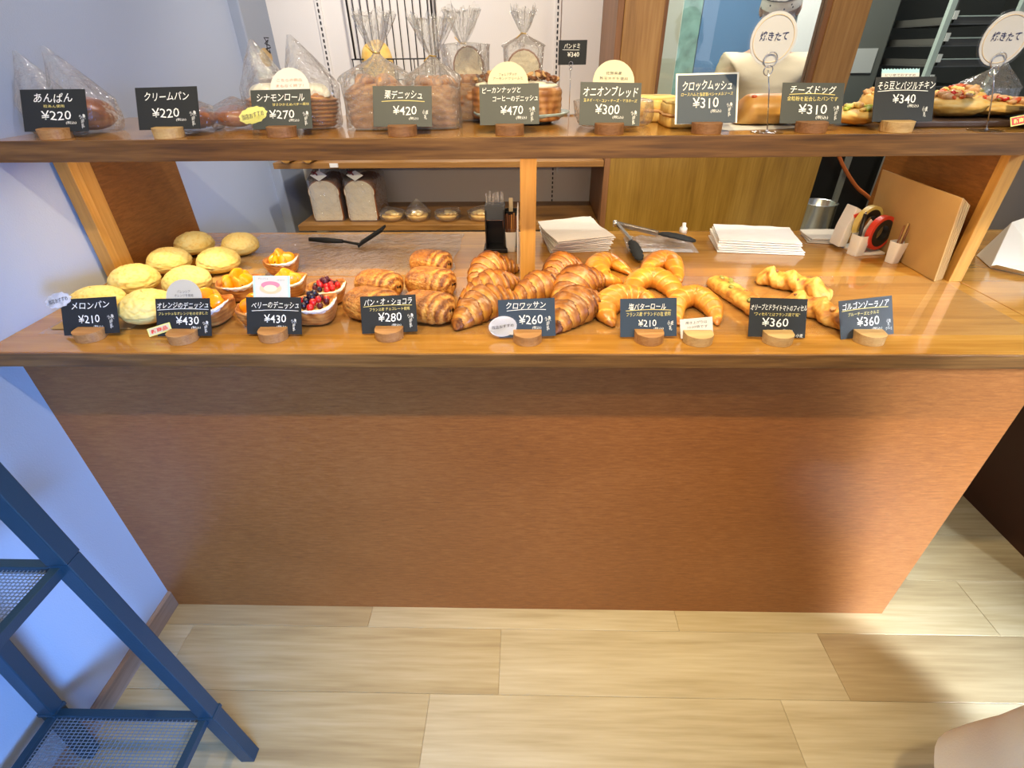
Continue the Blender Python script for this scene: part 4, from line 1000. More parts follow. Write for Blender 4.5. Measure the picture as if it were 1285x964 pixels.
peak_bag((-0.575,0.493,1.282)[0], .37, HS, .054, .054, .075, .165, -.008, 5, 'clear peaked bag round the cinnamon roll behind its card')
cinnamon((-0.469,0.452,1.282)[0], .36, 'iced cinnamon roll standing right of the シナモンロール card', 2)
peak_bag((-0.469,0.452,1.282)[0], .36, HS, .056, .054, .080, .172, -.028, 6, 'clear peaked bag round the right cinnamon roll')

def swirl_loaf(x, y, bx, by, h, label, seed, rz=0):
    root = empty('chestnut_loaf', (x, y, HS + .003), rz, label=label, cat='bread', group='bagged chestnut danish loaves')
    mb = MB(); n = 4.5
    def f(u, v):
        a = 2 * PI * v; sq = 1 / (abs(math.cos(a)) ** n + abs(math.sin(a)) ** n) ** (1 / n)
        z = u * h; k = 1 - .10 * math.exp(-u * 12) - (.0 if u < .8 else (u - .8) * 1.6)
        lam = math.sin(z * 420 + 3.5 * math.sin(a * 2 + seed) + 4 * fbm((a * 1.2, z * 20, seed)))
        r = sq * k * (1 + .012 * lam + .06 * fbm((a * 1.5, z * 20, seed + 3)))
        return (bx * r * math.cos(a), by * r * math.sin(a), z, .42 + .20 * lam + .30 * fbm((a, z * 30, seed)))
    mb.surf(f, 56, 80, cv=True, capu=True); mb.build('layered_loaf', M_laminated, root, smooth=True)
    rd = random.Random(seed)
    for i in range(5):
        m2 = MB(); cx = rd.uniform(-.6, .6) * bx; cy = rd.uniform(-.6, .6) * by; a0 = rd.uniform(0, 3)
        m2.tube([(cx + (-.03 + .012 * k) * math.cos(a0), cy + (-.03 + .012 * k) * math.sin(a0) * .7, h * .97 + .009 * math.sin(k * PI / 5)) for k in range(6)], [.004, .009, .012, .012, .009, .004], 10)
        m2.build('dough_twist', M_danish, root, smooth=True)
    return root
xa, xb, xc_ = (-0.31,0.423,1.282)[0], (-0.21,0.464,1.282)[0], (-0.144,0.529,1.282)[0]
swirl_loaf(xa - .012, .345, .066, .050, .082, 'left bagged chestnut danish loaf behind the 栗デニッシュ card', 1)
g1 = (-0.315,0.345,1.422); g2 = (-0.199,0.35,1.415); g3 = (-0.148,0.5,1.426)
tied_bag(xa - .012, .345, HS, .071, .055, HS + .088, g1[2], g1[2] + .066, g1[0] - (xa - .012), 0, 1, 'left tied clear bag with a tall flared top')
swirl_loaf(xb + .006, .350, .052, .050, .078, 'middle bagged chestnut danish loaf right of the 栗デニッシュ card', 2)
tied_bag(xb + .006, .350, HS, .057, .055, HS + .086, g2[2], g2[2] + .066, g2[0] - (xb + .006), 0, 2, 'middle tied clear bag with a tall flared top', fr=.036)
swirl_loaf((-0.144,0.529,1.282)[0], .49, .048, .042, .075, 'right rear bagged loaf behind the pecan danish', 3)
def bread_slice(x, y, w_, h, d, label, rz=0, grp='bagged white loaves', z=HS + .003, seed=1, cap=.25):
    """half loaf with its cut white face to the front"""
    root = empty('white_loaf', (x, y, z), rz, label=label, cat='bread', group=grp)
    def outline(e=0):
        P_ = []; ww = w_ / 2 - e
        P_ += [(-ww * .93, e), (ww * .93, e), (ww, h * .10), (ww * .98, h * .62)]
        for i in range(11):
            a = -.15 + (PI + .3) * i / 10; P_.append(((ww * 1.04) * math.cos(a), h * .70 + (h * .30 - e) * max(-.2, math.sin(a))))
        P_ += [(-ww * .98, h * .62), (-ww, h * .10)]
        return P_
    m = MB().prism(outline(), .0015, d); m.b = [.55 + .2 * (v[2] / h) for v in m.v]; m.build('crust', M_crustb, root, bevel=.004)
    m = MB().prism(outline(.004), -.0, .004); m.b = [.25] * len(m.v); m.build('cut_face', M_crumb, root)
    return root
bread_slice((-0.144,0.529,1.282)[0], .55, .074, .150, .03, 'bagged white loaf behind the right rear danish', seed=3)
tied_bag((-0.144,0.529,1.282)[0], .515, HS, .052, .068, HS + .155, g3[2] + .012, g3[2] + .075, g3[0] - (-0.144,0.529,1.282)[0], -.02, 3, 'rear tied clear bag with a flared top right of the middle one')
g4 = (-0.009,0.56,1.457)
bread_slice((-0.009,0.56,1.388)[0], .555, .082, .142, .055, 'bagged white loaf standing behind the pecan danishes')
tied_bag((-0.009,0.56,1.388)[0], .585, HS, .047, .036, HS + .146, g4[2], g4[2] + .045, g4[0] - (-0.009,0.56,1.388)[0], -.01, 4, 'small tied clear bag on the white loaf behind the pecan danishes', fr=.022)

# pecan danishes on the blue-grey plate
pc = (-0.014,0.466,1.282)
plate = tag(MB().lathe([(.0, .002), (.070, .0), (.074, .002), (.104, .014), (.112, .021), (.110, .023), (.100, .017), (.072, .006), (.0, .006)], 64, sy=.86).build('plate', M_plate, smooth=True, loc=((-0.014,0.42,1.288)[0], .425, HS + .0005)), 'blue-grey ceramic plate under the pecan danishes', 'plate')
def pecan(x, y, label, seed, r=.052, h=.064):
    root = empty('pecan_danish', (x, y, HS + .0085), seed, label=label, cat='danish', group='pecan and coffee danishes')
    mb = MB()
    def f(u, v):
        a = 2 * PI * v; z = u * h; lam = math.sin(a * 6 + 5 * fbm((a, z * 12, seed)) + z * 25)
        k = 1 - (.06 * math.exp(-u * 20)) - (.0 if u < .92 else (u - .92) * 1.2)
        rr = r * k * (1 + .010 * math.sin(z * 500) + .012 * lam)
        return (rr * math.cos(a), rr * math.sin(a), z, .48 + .28 * lam + .2 * fbm((a * 3, z * 60, seed)))
    mb.surf(f, 40, 90, cv=True, capu=True); mb.build('round_case', M_laminated, root, smooth=True)
    MB().lathe([(.0, h), (r * .85, h), (r * .8, h + .006), (.0, h + .012)], 24).build('coffee_cream', M_icing, root, smooth=True)
    rd = random.Random(seed)
    for i in range(46):
        a = rd.uniform(0, 2 * PI); q = rd.random() ** .6; rr = r * .86 * q; s_ = rd.uniform(.0045, .0085)
        MB().ball((0, 0, 0), s_, s_ * .6, s_ * .55, 6, jit=.5).build('pecan_piece', M_nut if rd.random() < .62 else M_nut2, root, loc=(rr * math.cos(a), rr * math.sin(a), h + .011 + .014 * (1 - q) + rd.uniform(0, .006)), rot=(rd.uniform(-.7, .7), rd.uniform(-.7, .7), rd.uniform(0, 3)))
    return root
pecan((0.024,0.4,1.322)[0], .395, 'front pecan danish right of the ピーカンナッツ card', 1)
pecan((-0.078,0.45,1.319)[0], .455, 'rear pecan danish half hidden by the ピーカンナッツ card', 2)
# onion bread
ox_, oy_ = (0.189,0.37,1.282)[0], .345
bun((ox_, oy_, 0), .062, .052, .028, 'bagged onion bread behind the オニオンブレッド card', 8, mat=M_pizza, grp='savoury breads', name='onion_bread', cat='bread')
peak_bag(ox_, oy_, HS, .082, .060, .048, .062, 0, 9, 'crumpled clear bag round the onion bread')
# croque monsieur
def toast(x, y, w_, d, h, label, seed, rz=0, zo=0.):
    root = empty('croque_monsieur', (x, y, HS + .001 + zo), rz, label=label, cat='sandwich', group='croque monsieur toasts')
    def slab(z0, z1, e, nm, mt, bk):
        mb = MB(); n = 9
        def f(u, v):
            a = 2 * PI * v; sq = 1 / (abs(math.cos(a)) ** n + abs(math.sin(a)) ** n) ** (1 / n)
            kk = [0, .97, 1, 1, .97, 0][min(5, int(u * 5 + .5))]; z = [z0, z0, z0 + .003, z1 - .003, z1, z1][min(5, int(u * 5 + .5))]
            r = sq * kk * (1 + .03 * fbm((a * 2, z * 50, seed)))
            return ((w_ / 2 - e) * r * math.cos(a), (d / 2 - e) * r * math.sin(a), z + .002 * fbm((a * 2, kk * 3, seed)), bk + .3 * fbm((a * 3, z * 90, seed + 2)))
        mb.surf(f, 6, 40, cv=True); mb.build(nm, mt, root, smooth=True)
    slab(0, h * .42, 0, 'bread_slice', M_toast, .45); slab(h * .40, h * .52, -.002, 'ham', M_ham, .4); slab(h * .5, h * .88, 0, 'bread_slice', M_toast, .3); slab(h * .86, h, .002, 'cheese_sauce', M_toast, .15)
    return root
toast((0.293,0.44,1.317)[0], .445, .10, .09, .050, 'croque monsieur at the back left, left of the クロックムッシュ card', 1)
toast((0.346,0.33,1.31)[0], .335, .105, .10, .048, 'croque monsieur behind the クロックムッシュ card, its left corner showing', 2)
tag(MB().box(-.11, .11, -.055, .055, 0, .0006).build('baking_paper', M_white, loc=((0.461,0.321,1.282)[0] + .00, .31, HS + .0002), rot=(0, 0, .15)), 'thin white paper under the cheese dogs on the shelf', 'baking paper')
# cheese dogs
def cheese_dog(x, y, label, seed, rz=0):
    c = [(-.085, 0, 0), (-.04, 0, 0), (.04, 0, 0), (.085, 0, 0)]
    def prof(u, a):
        q = abs(u * 2 - 1); env = max(.05, 1 - q ** 7) ** .5
        slit = math.exp(-((a - 2.1) / .16) ** 2) * (q < .8)
        return .038 * env * (1 + .03 * fbm((u * 5, a, seed))) - .004 * slit, .34 + .35 * math.sin(a) * .5 + .25 * fbm((u * 6, a, seed)) + .3 * slit
    root = empty('cheese_dog', (x, y, HS + .002), rz, label=label, cat='bread', group='cheese dogs')
    sweep(c, prof, 60, 36, flat=.86).build('roll', bread('cheese_dog_crust', (.72, .42, .12), (.58, .27, .05), (.36, .12, .02), 30, .06, .4, .2, .15), root, smooth=True)
    MB().ball((-.058, -.018, .052), .006, .004, .004, 8).build('red_filling', M_tomato, root, smooth=True)
    return root
cheese_dog((0.558,0.328,1.282)[0] - .022, .345, 'long brown cheese dog behind the wire sign stand and its card', 1)
# pizza-like breads
def topped(x, y, r, h, label, seed, kinds, z=HS + .001, sx=1.2, grp='topped savoury breads', nt=34, bake=.3):
    root = empty('topped_bread', (x, y, z), seed * .7, label=label, cat='bread', group=grp)
    mb = MB()
    def f(u, v):
        th = PI * (u * .98 + .01); a = 2 * PI * v; d = Vector((math.sin(th) * math.cos(a), math.sin(th) * math.sin(a), math.cos(th)))
        k = 1 + .07 * fbm(d * 2.2 + Vector((seed, 0, 0))); zz = h * .5 + h * .5 * d.z * k
        if d.z > .55: zz -= (d.z - .55) * h * .25
        return (r * sx * d.x * k, r * d.y * k, max(.0004, zz), bake + .3 * fbm(d * 4 + Vector((seed, 2, 0))) + (.2 if d.z < 0 else 0))
    mb.surf(f, 30, 44, cv=True); mb.build('dough', M_pizza, root, smooth=True)
    rd = random.Random(seed)
    for i in range(nt):
        a = rd.uniform(0, 2 * PI); q = rd.random() ** .55 * .78; nm_, mt, s_ = rd.choice(kinds); s2 = s_ * rd.uniform(.7, 1.25)
        MB().ball((0, 0, 0), s2, s2 * .8, s2 * .5, 7, jit=.4).build(nm_, mt, root, smooth=True, loc=(r * sx * q * math.cos(a), r * q * math.sin(a), h * (.93 - .30 * q * q) + .004), rot=(rd.uniform(-.4, .4), rd.uniform(-.4, .4), a))
    return root
KB = [('broad_bean', M_bean, .0075), ('broad_bean', M_bean, .006), ('chicken_piece', M_ham, .010), ('cheese', M_custard, .009)]
KT = [('tomato_piece', M_tomato, .009), ('tomato_piece', M_red, .007), ('chicken_piece', M_ham, .011), ('cheese', M_custard, .009), ('olive', M_olive, .005)]
topped((0.701,0.29,1.282)[0], .325, .050, .034, 'oval bread with green beans between the チーズドッグ and そら豆 cards', 1, KB)
topped((0.8,0.416,1.282)[0] + .01, .43, .046, .062, 'taller chicken bread behind the green bean bread', 2, [('chicken_piece', M_ham, .011), ('cheese', M_custard, .008)])
bx_ = (0.968,0.312,1.282)[0]
tag(MB().box(-.20, .20, -.115, .115, 0, .012).build('serving_board', M_board, bevel=.003, loc=(.97, .375, HS + .0004)), 'dark serving board under the tomato breads at the right', 'board')
topped((0.899,0.34,1.304)[0], .335, .054, .044, 'tomato and chicken topped bread right of the そら豆 card', 4, KT, z=HS + .013, nt=46)
topped((1.003,0.34,1.303)[0], .345, .056, .032, 'golden tomato topped bread beneath the right sign stand', 5, KT, z=HS + .013, nt=40)
topped((0.988,0.43,1.311)[0], .44, .048, .050, 'tomato topped bread at the back of the dark board', 6, KT, z=HS + .013)
peak_bag((1.029,0.45,1.293)[0] + .02, .455, HS + .013, .075, .040, .045, .092, .03, 12, 'clear bag edge standing behind the tomato breads', ty=.01)

# ------------------------------------------------------------------ things on the back half of the counter
sv = empty('serving_spatula', (-0.579,0.59,0.946), .03, label='black slotted nylon server lying on the crinkled film at the back', cat='serving tool')
o = sv.location
a = Vector((-0.666,0.622,0.946)) - Vector(o); b = Vector((-0.557,0.598,0.946)) - Vector(o); c = Vector((-0.501,0.579,0.942)) - Vector(o); d = Vector((-0.444,0.666,0.964)) - Vector(o)
mb = MB(); mb.tube([a, a.lerp(b, .5), b], [.006, .0085, .006], 10); mb.tube([b, c], [.004, .0045], 8); mb.build('handle', M_blackn, sv, smooth=True)
mb = MB()
for k in range(5):
    off = Vector((0, .012 * (k - 2), 0)); mb.bar(c + off * .8 + Vector((0, 0, .001)), d + off, .0016, .008)
mb.bar(d + Vector((0, -.028, 0)), d + Vector((0, .028, 0)), .002, .006); mb.bar(c + Vector((0, -.022, .001)), c + Vector((0, .022, .001)), .002, .008)
mb.build('slotted_blade', M_blackn, sv)

# black straw dispenser, cups
dp = (-0.089,0.52,0.934)
ds = empty('straw_dispenser', (dp[0], dp[1] + .03, HC), label='tall black dispenser of wrapped straws left of the central post', cat='dispenser')
MB().box(-.034, .034, -.030, .035, 0, .012).build('base', M_blackp, ds, bevel=.002)
mb = MB(); mb.box(-.028, -.024, -.022, .03, .012, .118); mb.box(.024, .028, -.022, .03, .012, .118); mb.box(-.028, .028, .022, .03, .012, .130); mb.build('housing', M_blackp, ds, bevel=.001)
MB().add([(-.028, -.022, .094), (.028, -.022, .094), (.028, -.012, .128), (-.028, -.012, .128), (-.028, .03, .094), (.028, .03, .094), (.028, .03, .128), (-.028, .03, .128)],
         [(0, 1, 2, 3), (5, 4, 7, 6), (3, 2, 6, 7), (0, 4, 5, 1), (0, 3, 7, 4), (1, 5, 6, 2)]).build('lid', M_blackp, ds)
MB().box(-.022, .022, -.0235, -.0225, .092, .0935).build('lid_edge', M_steel, ds)
rd = random.Random(3)
for k in range(9):
    x = -.022 + .0055 * k
    tag(MB().tube([(0, 0, 0), (rd.uniform(-.004, .004), rd.uniform(-.004, .004), .030 + rd.uniform(-.006, .006))], .0026, 6).build('wrapped_straw', M_bagw, smooth=True, loc=(dp[0] + x, dp[1] + .03 + rd.uniform(-.004, .014), HC + .129)),
        'clear wrapped straw on the black dispenser, %s from the left' % ['first', 'second', 'third', 'fourth', 'fifth', 'sixth', 'seventh', 'eighth', 'ninth'][k], 'straw', 'wrapped straws on the dispenser')
cp = (-0.045,0.527,0.934)
def tapered_cup(name, mat, w0, w1, h, loc, label, cat, rz=0, t=.0016, rx=0):
    mb = MB()
    def ring(w_, z, n=5):
        out = []
        for j in range(28):
            a = 2 * PI * j / 28; sq = 1 / (abs(math.cos(a)) ** n + abs(math.sin(a)) ** n) ** (1 / n); out.append((w_ * sq * math.cos(a), w_ * sq * math.sin(a), z))
        return out
    rs = [ring(w0, 0), ring(w1, h), ring(w1 - t, h), ring(w0 - t, t)]; vs = sum(rs, [])
    fs = [(k * 28 + j, k * 28 + (j + 1) % 28, (k + 1) * 28 + (j + 1) % 28, (k + 1) * 28 + j) for k in range(3) for j in range(28)] + [tuple(reversed(range(28))), tuple(84 + j for j in range(28))]
    mb.add(vs, fs); return tag(mb.build(name, mat, smooth=False, loc=loc, rot=(rx, 0, rz), bevel=.0006), label, cat)
tapered_cup('stirrer_cup', M_whitep, .014, .0175, .058, (cp[0], cp[1] + .018, HC), 'white tapered cup of brown-wrapped stirrers beside the black dispenser', 'cup')
M_wrap = simple('brown_sleeve', (.20, .07, .02), .4); M_wrap2 = simple('orange_wood_stirrer', (.50, .22, .05), .5)
for k in range(8):
    x = -.012 + .0034 * k; mt = M_wrap2 if k in (4, 5) else M_wrap
    tag(MB().box(-.0022, .0022, -.0008, .0008, 0, .098 + .003 * ((k * 7) % 3)).build('wrapped_stirrer', mt, loc=(cp[0] + x, cp[1] + .014 + .006 * (k % 2), HC + .003), rot=(0, (k - 3.5) * .03, 0)),
        ('brown wrapped stirrer in the white tapered cup, %s from the left' if mt is M_wrap else 'orange wooden stirrer in the white tapered cup, %s from the left') % ['first', 'second', 'third', 'fourth', 'fifth', 'sixth', 'seventh', 'eighth'][k], 'stirrer', 'wrapped stirrers' if mt is M_wrap else 'orange stirrers')
tapered_cup('fork_holder', M_blackp, .018, .021, .105, (cp[0] + .002, cp[1] + .064, HC), 'black cup behind the white stirrer cup', 'cup')
tag(MB().box(-.0058, .0058, -.001, .001, 0, .135).build('wooden_spatula', simple('pale_birch', (.66, .54, .33), .6), bevel=.0008, loc=(cp[0], cp[1] + .064, HC + .003)), 'pale wooden paddle standing in the black cup', 'stirrer')
tag(MB().box(-.0015, .0015, 0, .12, 0, .135).build('menu_sheet', M_white, loc=((-0.024,0.473,0.934)[0], .43, HC + .0005)), 'thin white sheet standing on edge against the left of the post', 'paper')

# stacks of white paper bags
def paper_bag(cx, cy, z, w_, d, rz, label, group, seed, curl=.0, tx=0., ty=0., mat=None):
    mb = MB()
    def f(u, v):
        x = (u - .5) * w_; y = (v - .5) * d
        zz = .0020 + .0035 * abs(fbm((x * 12, y * 12, seed))) + curl * (max(0, v - .55) ** 2) * 4
        return (x, y, zz)
    mb.surf(f, 14, 14); n = len(mb.v)
    mb.add([(x, y, max(0, z_ - .0042)) for x, y, z_ in mb.v[:n]], [tuple(reversed(fc)) for fc in mb.f])
    e = []
    for i in range(13):
        for a_, b_ in (((i * 14), (i + 1) * 14), (i * 14 + 13, (i + 1) * 14 + 13), (i, i + 1), (13 * 14 + i, 13 * 14 + i + 1)): e.append((a_, b_, b_ + n, a_ + n))
    mb.f += e
    o = mb.build('paper_bag', mat or M_bagpap, smooth=False, loc=(cx, cy, z), rot=(tx, ty, rz)); return tag(o, label, 'paper bag', group)
def quadfit(A, B, Cc, D): pass
Lc = (0.141,0.593,0.964)
for k in range(9):
    paper_bag(Lc[0] + .004 + .0035 * math.sin(k * 2.1), Lc[1] + .015 - .004 * k, HC + .0012 + .0058 * k, .172, .165, .16 + .025 * k - .05, 'white paper bag in the fanned stack right of the post, level %s from the counter' % ['lowest', 'second', 'third', 'fourth', 'fifth', 'sixth', 'seventh', 'eighth', 'topmost'][k], 'white paper bags in the left stack', k, curl=.006 + .0010 * k)
Rc = (0.674,0.581,0.954)
for k in range(6):
    paper_bag(Rc[0] + .003 * math.sin(k * 1.7), Rc[1] + .003 * k, HC + .0012 + .0056 * k, .235 - .003 * k, .150, -.13 - .012 * k, 'white paper bag in the flat stack right of the tongs, level %s from the counter' % ['lowest', 'second', 'third', 'fourth', 'fifth', 'topmost'][k], 'white paper bags in the right stack', 20 + k, curl=.002)
Nc = (0.902,0.635,0.946)
for k in range(3):
    paper_bag(Nc[0], Nc[1] + .002 * k, HC + .0012 + .0052 * k, .105, .085, -.22 + .1 * k, 'small white paper napkin right of the flat bag stack, %s of three' % ['lowest', 'middle', 'topmost'][k], 'white napkins', 40 + k, curl=.004, mat=M_white)

# clear packet with print, tongs and white clip
pk = (0.397,0.584,0.942)
pkt = empty('printed_packet', (pk[0], pk[1], HC + .0015), -.06, label='crinkled clear packet with small print under the black tongs', cat='packet')
mb = MB()
def pf(u, v):
    x = (u - .5) * .20; y = (v - .5) * .135
    e_ = min(u, 1 - u, v, 1 - v) * 6
    return (x, y, .0015 + min(1, e_) * (.008 + .012 * abs(fbm((x * 16, y * 16, 3)))))
mb.surf(pf, 40, 30); mb.build('film', M_bagw, pkt, smooth=True)
MB().box(-.085, .085, -.06, -.035, .0004, .0012).build('label_band', M_white, pkt)
m_ = text_mesh('個包装 取手付き', M_ink, .0); 
for v_ in m_.vertices: v_.co = (v_.co.x * .013, v_.co.y * .013 - .052, .0135)
m_.name = 'printed_text'; o = bpy.data.objects.new('printed_text', m_); COL.objects.link(o); o.parent = pkt
tg = empty('tongs', ((0.308,0.732,0.934)[0], (0.308,0.732,0.934)[1], HC + .022), 0, label='open steel tongs with black scalloped heads lying on the packet', cat='tongs')
T0 = tg.location
def rel(p, z): return Vector((p[0] - T0.x, p[1] - T0.y, z))
hng = rel((0.282,0.681,0.964), .016); a1 = rel((0.31,0.573,0.946), -.004); h1 = rel((0.309,0.482,0.946), -.010); a2 = rel((0.392,0.598,0.964), .010); h2 = rel((0.475,0.538,0.959), .006)
MB().bar(hng, a1, .0022, .016).bar(hng + Vector((0, 0, .003)), a1 + Vector((0, 0, .003)), .010, .0015).build('arm', M_steel, tg)
MB().bar(hng, a2, .0022, .016).bar(hng + Vector((0, 0, .003)), a2 + Vector((0, 0, .003)), .010, .0015).build('arm', M_steel, tg)
MB().tube([hng + Vector((-.006, 0, -.008)), hng + Vector((-.006, 0, .010))], .007, 10).build('hinge', M_steel, tg, smooth=True)
def tong_head(a, b, w_):
    a = Vector(a); b = Vector(b); d = (b - a); L_ = d.length; d.normalize(); s_ = Vector((d.y, -d.x, 0)).normalized(); mb = MB()
    def f(u, v):
        th = PI * u; al = 2 * PI * v; r = math.sin(th) ** .6 * w_ * (1 + .09 * math.sin(u * 46) * (abs(math.cos(al)) ** 2))
        p_ = a + d * (L_ * (.5 - .5 * math.cos(th))) + s_ * (r * math.cos(al)) + Vector((0, 0, .0045 * math.sin(th) ** .6 * math.sin(al) + .004 * math.sin(th)))
        return tuple(p_)
    mb.surf(f, 60, 20, cv=True); return mb.build('tong_head', M_blackn, tg, smooth=True)
tong_head(a1, h1 + (h1 - a1) * .55, .017); tong_head(a2, h2 + (h2 - a2) * .10, .024)
mb = MB(); mb.lathe([(.0, 0), (.012, 0), (.012, .014), (.006, .020), (.0058, .030), (.0, .031)], 20)
cq = (0.5,0.663,0.944)
tag(mb.build('bottle', M_whitep, smooth=True, loc=(cq[0] + .0, cq[1] + .05, HC + .0002)), 'small white bottle with a narrow cap behind the tongs', 'bottle')

# tape dispenser with pen cups
tp = (0.998,0.491,0.934)
td = empty('tape_stand', (tp[0] - .034, tp[1] + .03, HC), .10, label='white tape stand holding a red and a yellow tape roll', cat='tape dispenser')
MB().box(-.040, .040, -.028, .06, 0, .007).build('base', M_whitep, td, bevel=.002)
MB().prism([(-.040, .007), (-.004, .007), (-.002, .080), (-.022, .095), (-.036, .060)], -.006, -.002).build('side_plate', M_whitep, td, bevel=.001)
MB().prism([(-.062, .007), (-.040, .007), (-.030, .110), (-.046, .118), (-.058, .060)], .030, .075).build('cutter_arm', M_whitep, td, bevel=.002)
MB().prism([(-.05, .098), (-.024, .108), (-.028, .094), (-.046, .090)], .026, .07).build('red_cutter', M_red_p, td)
def roll(cx, cy, cz, r, wd, mat, nm, parent, rz=0.6):
    mb = MB(); n = 40; vs = []
    for (rr, yy_) in ((r, 0), (r, wd), (r * .80, wd), (r * .80, 0)): vs += [(rr * math.cos(2 * PI * j / n), yy_, rr * math.sin(2 * PI * j / n)) for j in range(n)]
    fs = [(k * n + j, k * n + (j + 1) % n, ((k + 1) % 4) * n + (j + 1) % n, ((k + 1) % 4) * n + j) for k in range(4) for j in range(n)]
    mb.add(vs, fs); o_ = mb.build(nm, mat, parent, smooth=False, loc=(cx, cy, cz), rot=(0, 0, rz)); 
    m2 = MB(); vs = []
    for (rr, yy_) in ((r * .80, -.0005), (r * .80, wd * .98), (r * .46, wd * .98), (r * .46, -.0005)): vs += [(rr * math.cos(2 * PI * j / n), yy_, rr * math.sin(2 * PI * j / n)) for j in range(n)]
    m2.add(vs, fs); m2.build('core', M_blackp, o_); return o_
roll(.012, -.022, .060, .046, .016, M_red_p, 'red_tape_roll', td, .30)
roll(.000, .020, .076, .046, .016, M_yel_p, 'yellow_tape_roll', td, .30)
cpen = (0.926,0.485,0.934)
tapered_cup('pen_cup', M_whitep, .0165, .0195, .056, (cpen[0], cpen[1] + .018, HC), 'white square cup holding a black pen, left of the tape rolls', 'cup', .3)
pen = empty('pen', (cpen[0] - .004, cpen[1] + .014, HC + .004), 0, label='black ballpoint pen standing in the white square cup', cat='pen')
MB().tube([(0, 0, 0), (-.001, .004, .05), (-.004, .008, .105)], [.003, .0048, .0044], 10).build('barrel', M_blackp, pen, smooth=True)
MB().bar((-.0088, .003, .062), (-.0095, .006, .108), .0018, .003).build('clip', M_blackp, pen)
MB().tube([(-.004, .008, .105), (-.0042, .0085, .112)], .0026, 8).build('button', M_steel, pen, smooth=True)
cb = (1.062,0.51,0.934)
tapered_cup('brush_cup', M_whitep, .013, .0175, .056, (.990, .440, HC), 'white square cup right of the tape rolls holding brown clips', 'cup', .3)
for k in range(3):
    tag(MB().tube([(0, 0, 0), (.004 * k, .002, .095 + .006 * k)], .0022, 6).build('cocktail_pick', M_wrap if k != 1 else M_kraft, smooth=True, loc=(.986 + .004 * k, .440, HC + .003)), 'thin brown pick in the right white cup, %s' % ['leftmost', 'middle one', 'rightmost'][k], 'pick', 'brown picks')
# kraft bags leaning on the right end panel
for k in range(4):
    root = empty('kraft_bag', (1.0095 + .0072 * k, .300 + .004 * k, HC + .001), 0, label='brown kraft paper bag leaning on the right end panel, %s' % ['nearest the tape rolls', 'second from the left', 'third from the left', 'closest to the panel'][k], cat='paper bag', group='brown kraft bags')
    h_ = .198 - .005 * k; dd = .325; lf = -.024 + .002 * k; lb = -.040
    vs = []
    for (y, z, lean) in ((0, 0, 0), (dd, 0, .006), (dd - .01, h_ + .004, lb + .02), (0, h_, lf)):
        vs += [(lean, y, z), (lean + (.0058 if z == 0 else .0035), y, z)]
    MB().add(vs, [(0, 2, 4, 6), (1, 7, 5, 3), (0, 1, 3, 2), (2, 3, 5, 4), (4, 5, 7, 6), (6, 7, 1, 0)]).build('body', M_kraft, root, bevel=.0008)
    MB().bar((.0052, -.0004, .002), (lf + .0044, -.0004, h_ - .002), .0022, .0010, up=(0, 1, 0)).build('side_gusset', M_kraft2, root)
# white parcel on the flap
wp = (1.25,0.384,0.934)
par = empty('white_paper_parcel', (wp[0] + .02, .385, HC + .001), -.1, label='folded white paper bag lying right of the end panel', cat='paper bag')
MB().add([(-.055, .0, 0), (.01, -.06, 0), (.10, -.075, 0), (.14, .05, 0), (-.03, .10, 0), (-.02, .055, .105), (.03, .06, .125), (.11, .03, .09), (.03, -.03, .030)],
         [(0, 1, 8), (0, 8, 5), (8, 6, 5), (1, 2, 8), (2, 7, 8), (8, 7, 6), (2, 3, 7), (3, 4, 6), (3, 6, 7), (4, 5, 6), (4, 0, 5), (0, 4, 3, 2, 1)]).build('folded_sheet', M_bagpap, par, bevel=.001)
MB().add([(-.055, .0, .0005), (.01, -.06, .0005), (-.01, -.062, .012), (-.060, -.02, .016), (-.056, .002, .004)], [(0, 1, 2), (0, 2, 3), (0, 3, 4)]).build('folded_corner', M_bagpap, par)
beg = simple('beige_cloth', (.38, .33, .27), .8)
def clothf(u, v):
    x = u * .5; y = .08 * math.sin(u * 5) * v; return (x, y + .04 * fbm((u * 3, v * 3, 1)), v * .24 + .01 * fbm((u * 4, v * 2, 4)))

# ------------------------------------------------------------------ back wall shelves and what stands on them
YS = 1.2
sf = empty('lower_back_shelf', (0, 0, 0), label='brown wooden shelf on the back wall carrying two white loaves', cat='shelf')
MB().box(-.955, .302, YS, 1.588, .800, .823).build('board', M_shelf2, sf, bevel=.0015)
for x in (-.835, .126): MB().prism([(x - .002, .78), (x + .002, .78), (x + .002, .799), (x - .002, .799)], YS + .05, 1.588).build('bracket', M_white, sf)
su = empty('upper_back_shelf', (0, 0, 0), label='narrow brown wooden shelf above the white loaves', cat='shelf')
MB().box(-.995, .302, YS, 1.588, 1.044, 1.066).build('board', M_shelf2, su, bevel=.0015)
for x in (-.835, .126): MB().prism([(x - .002, 1.015), (x + .002, 1.015), (x + .002, 1.0435), (x - .002, 1.0435)], YS + .05, 1.588).build('bracket', M_white, su)
for px_, lab in (((-0.934,1.19,1.064), 'left round wooden rolling pin end under the raised shelf'), ((-0.849,1.19,1.063), 'right round wooden rolling pin end under the raised shelf')):
    mb = MB(); mb.tube([(px_[0], 1.185, 1.089), (px_[0], 1.50, 1.089)], .0225, 24)
    tag(mb.build('rolling_pin', M_post, bevel=.002), lab, 'rolling pin', 'rolling pins on the upper back shelf')
for x, lab in (((-0.752,1.19,1.066)[0], 'small white price clip on the upper back shelf edge'), ):
    MB().box(x - .016, x + .016, 1.192, 1.1998, 1.050, 1.064).build('price_clip', M_whitep, su)['label'] = lab
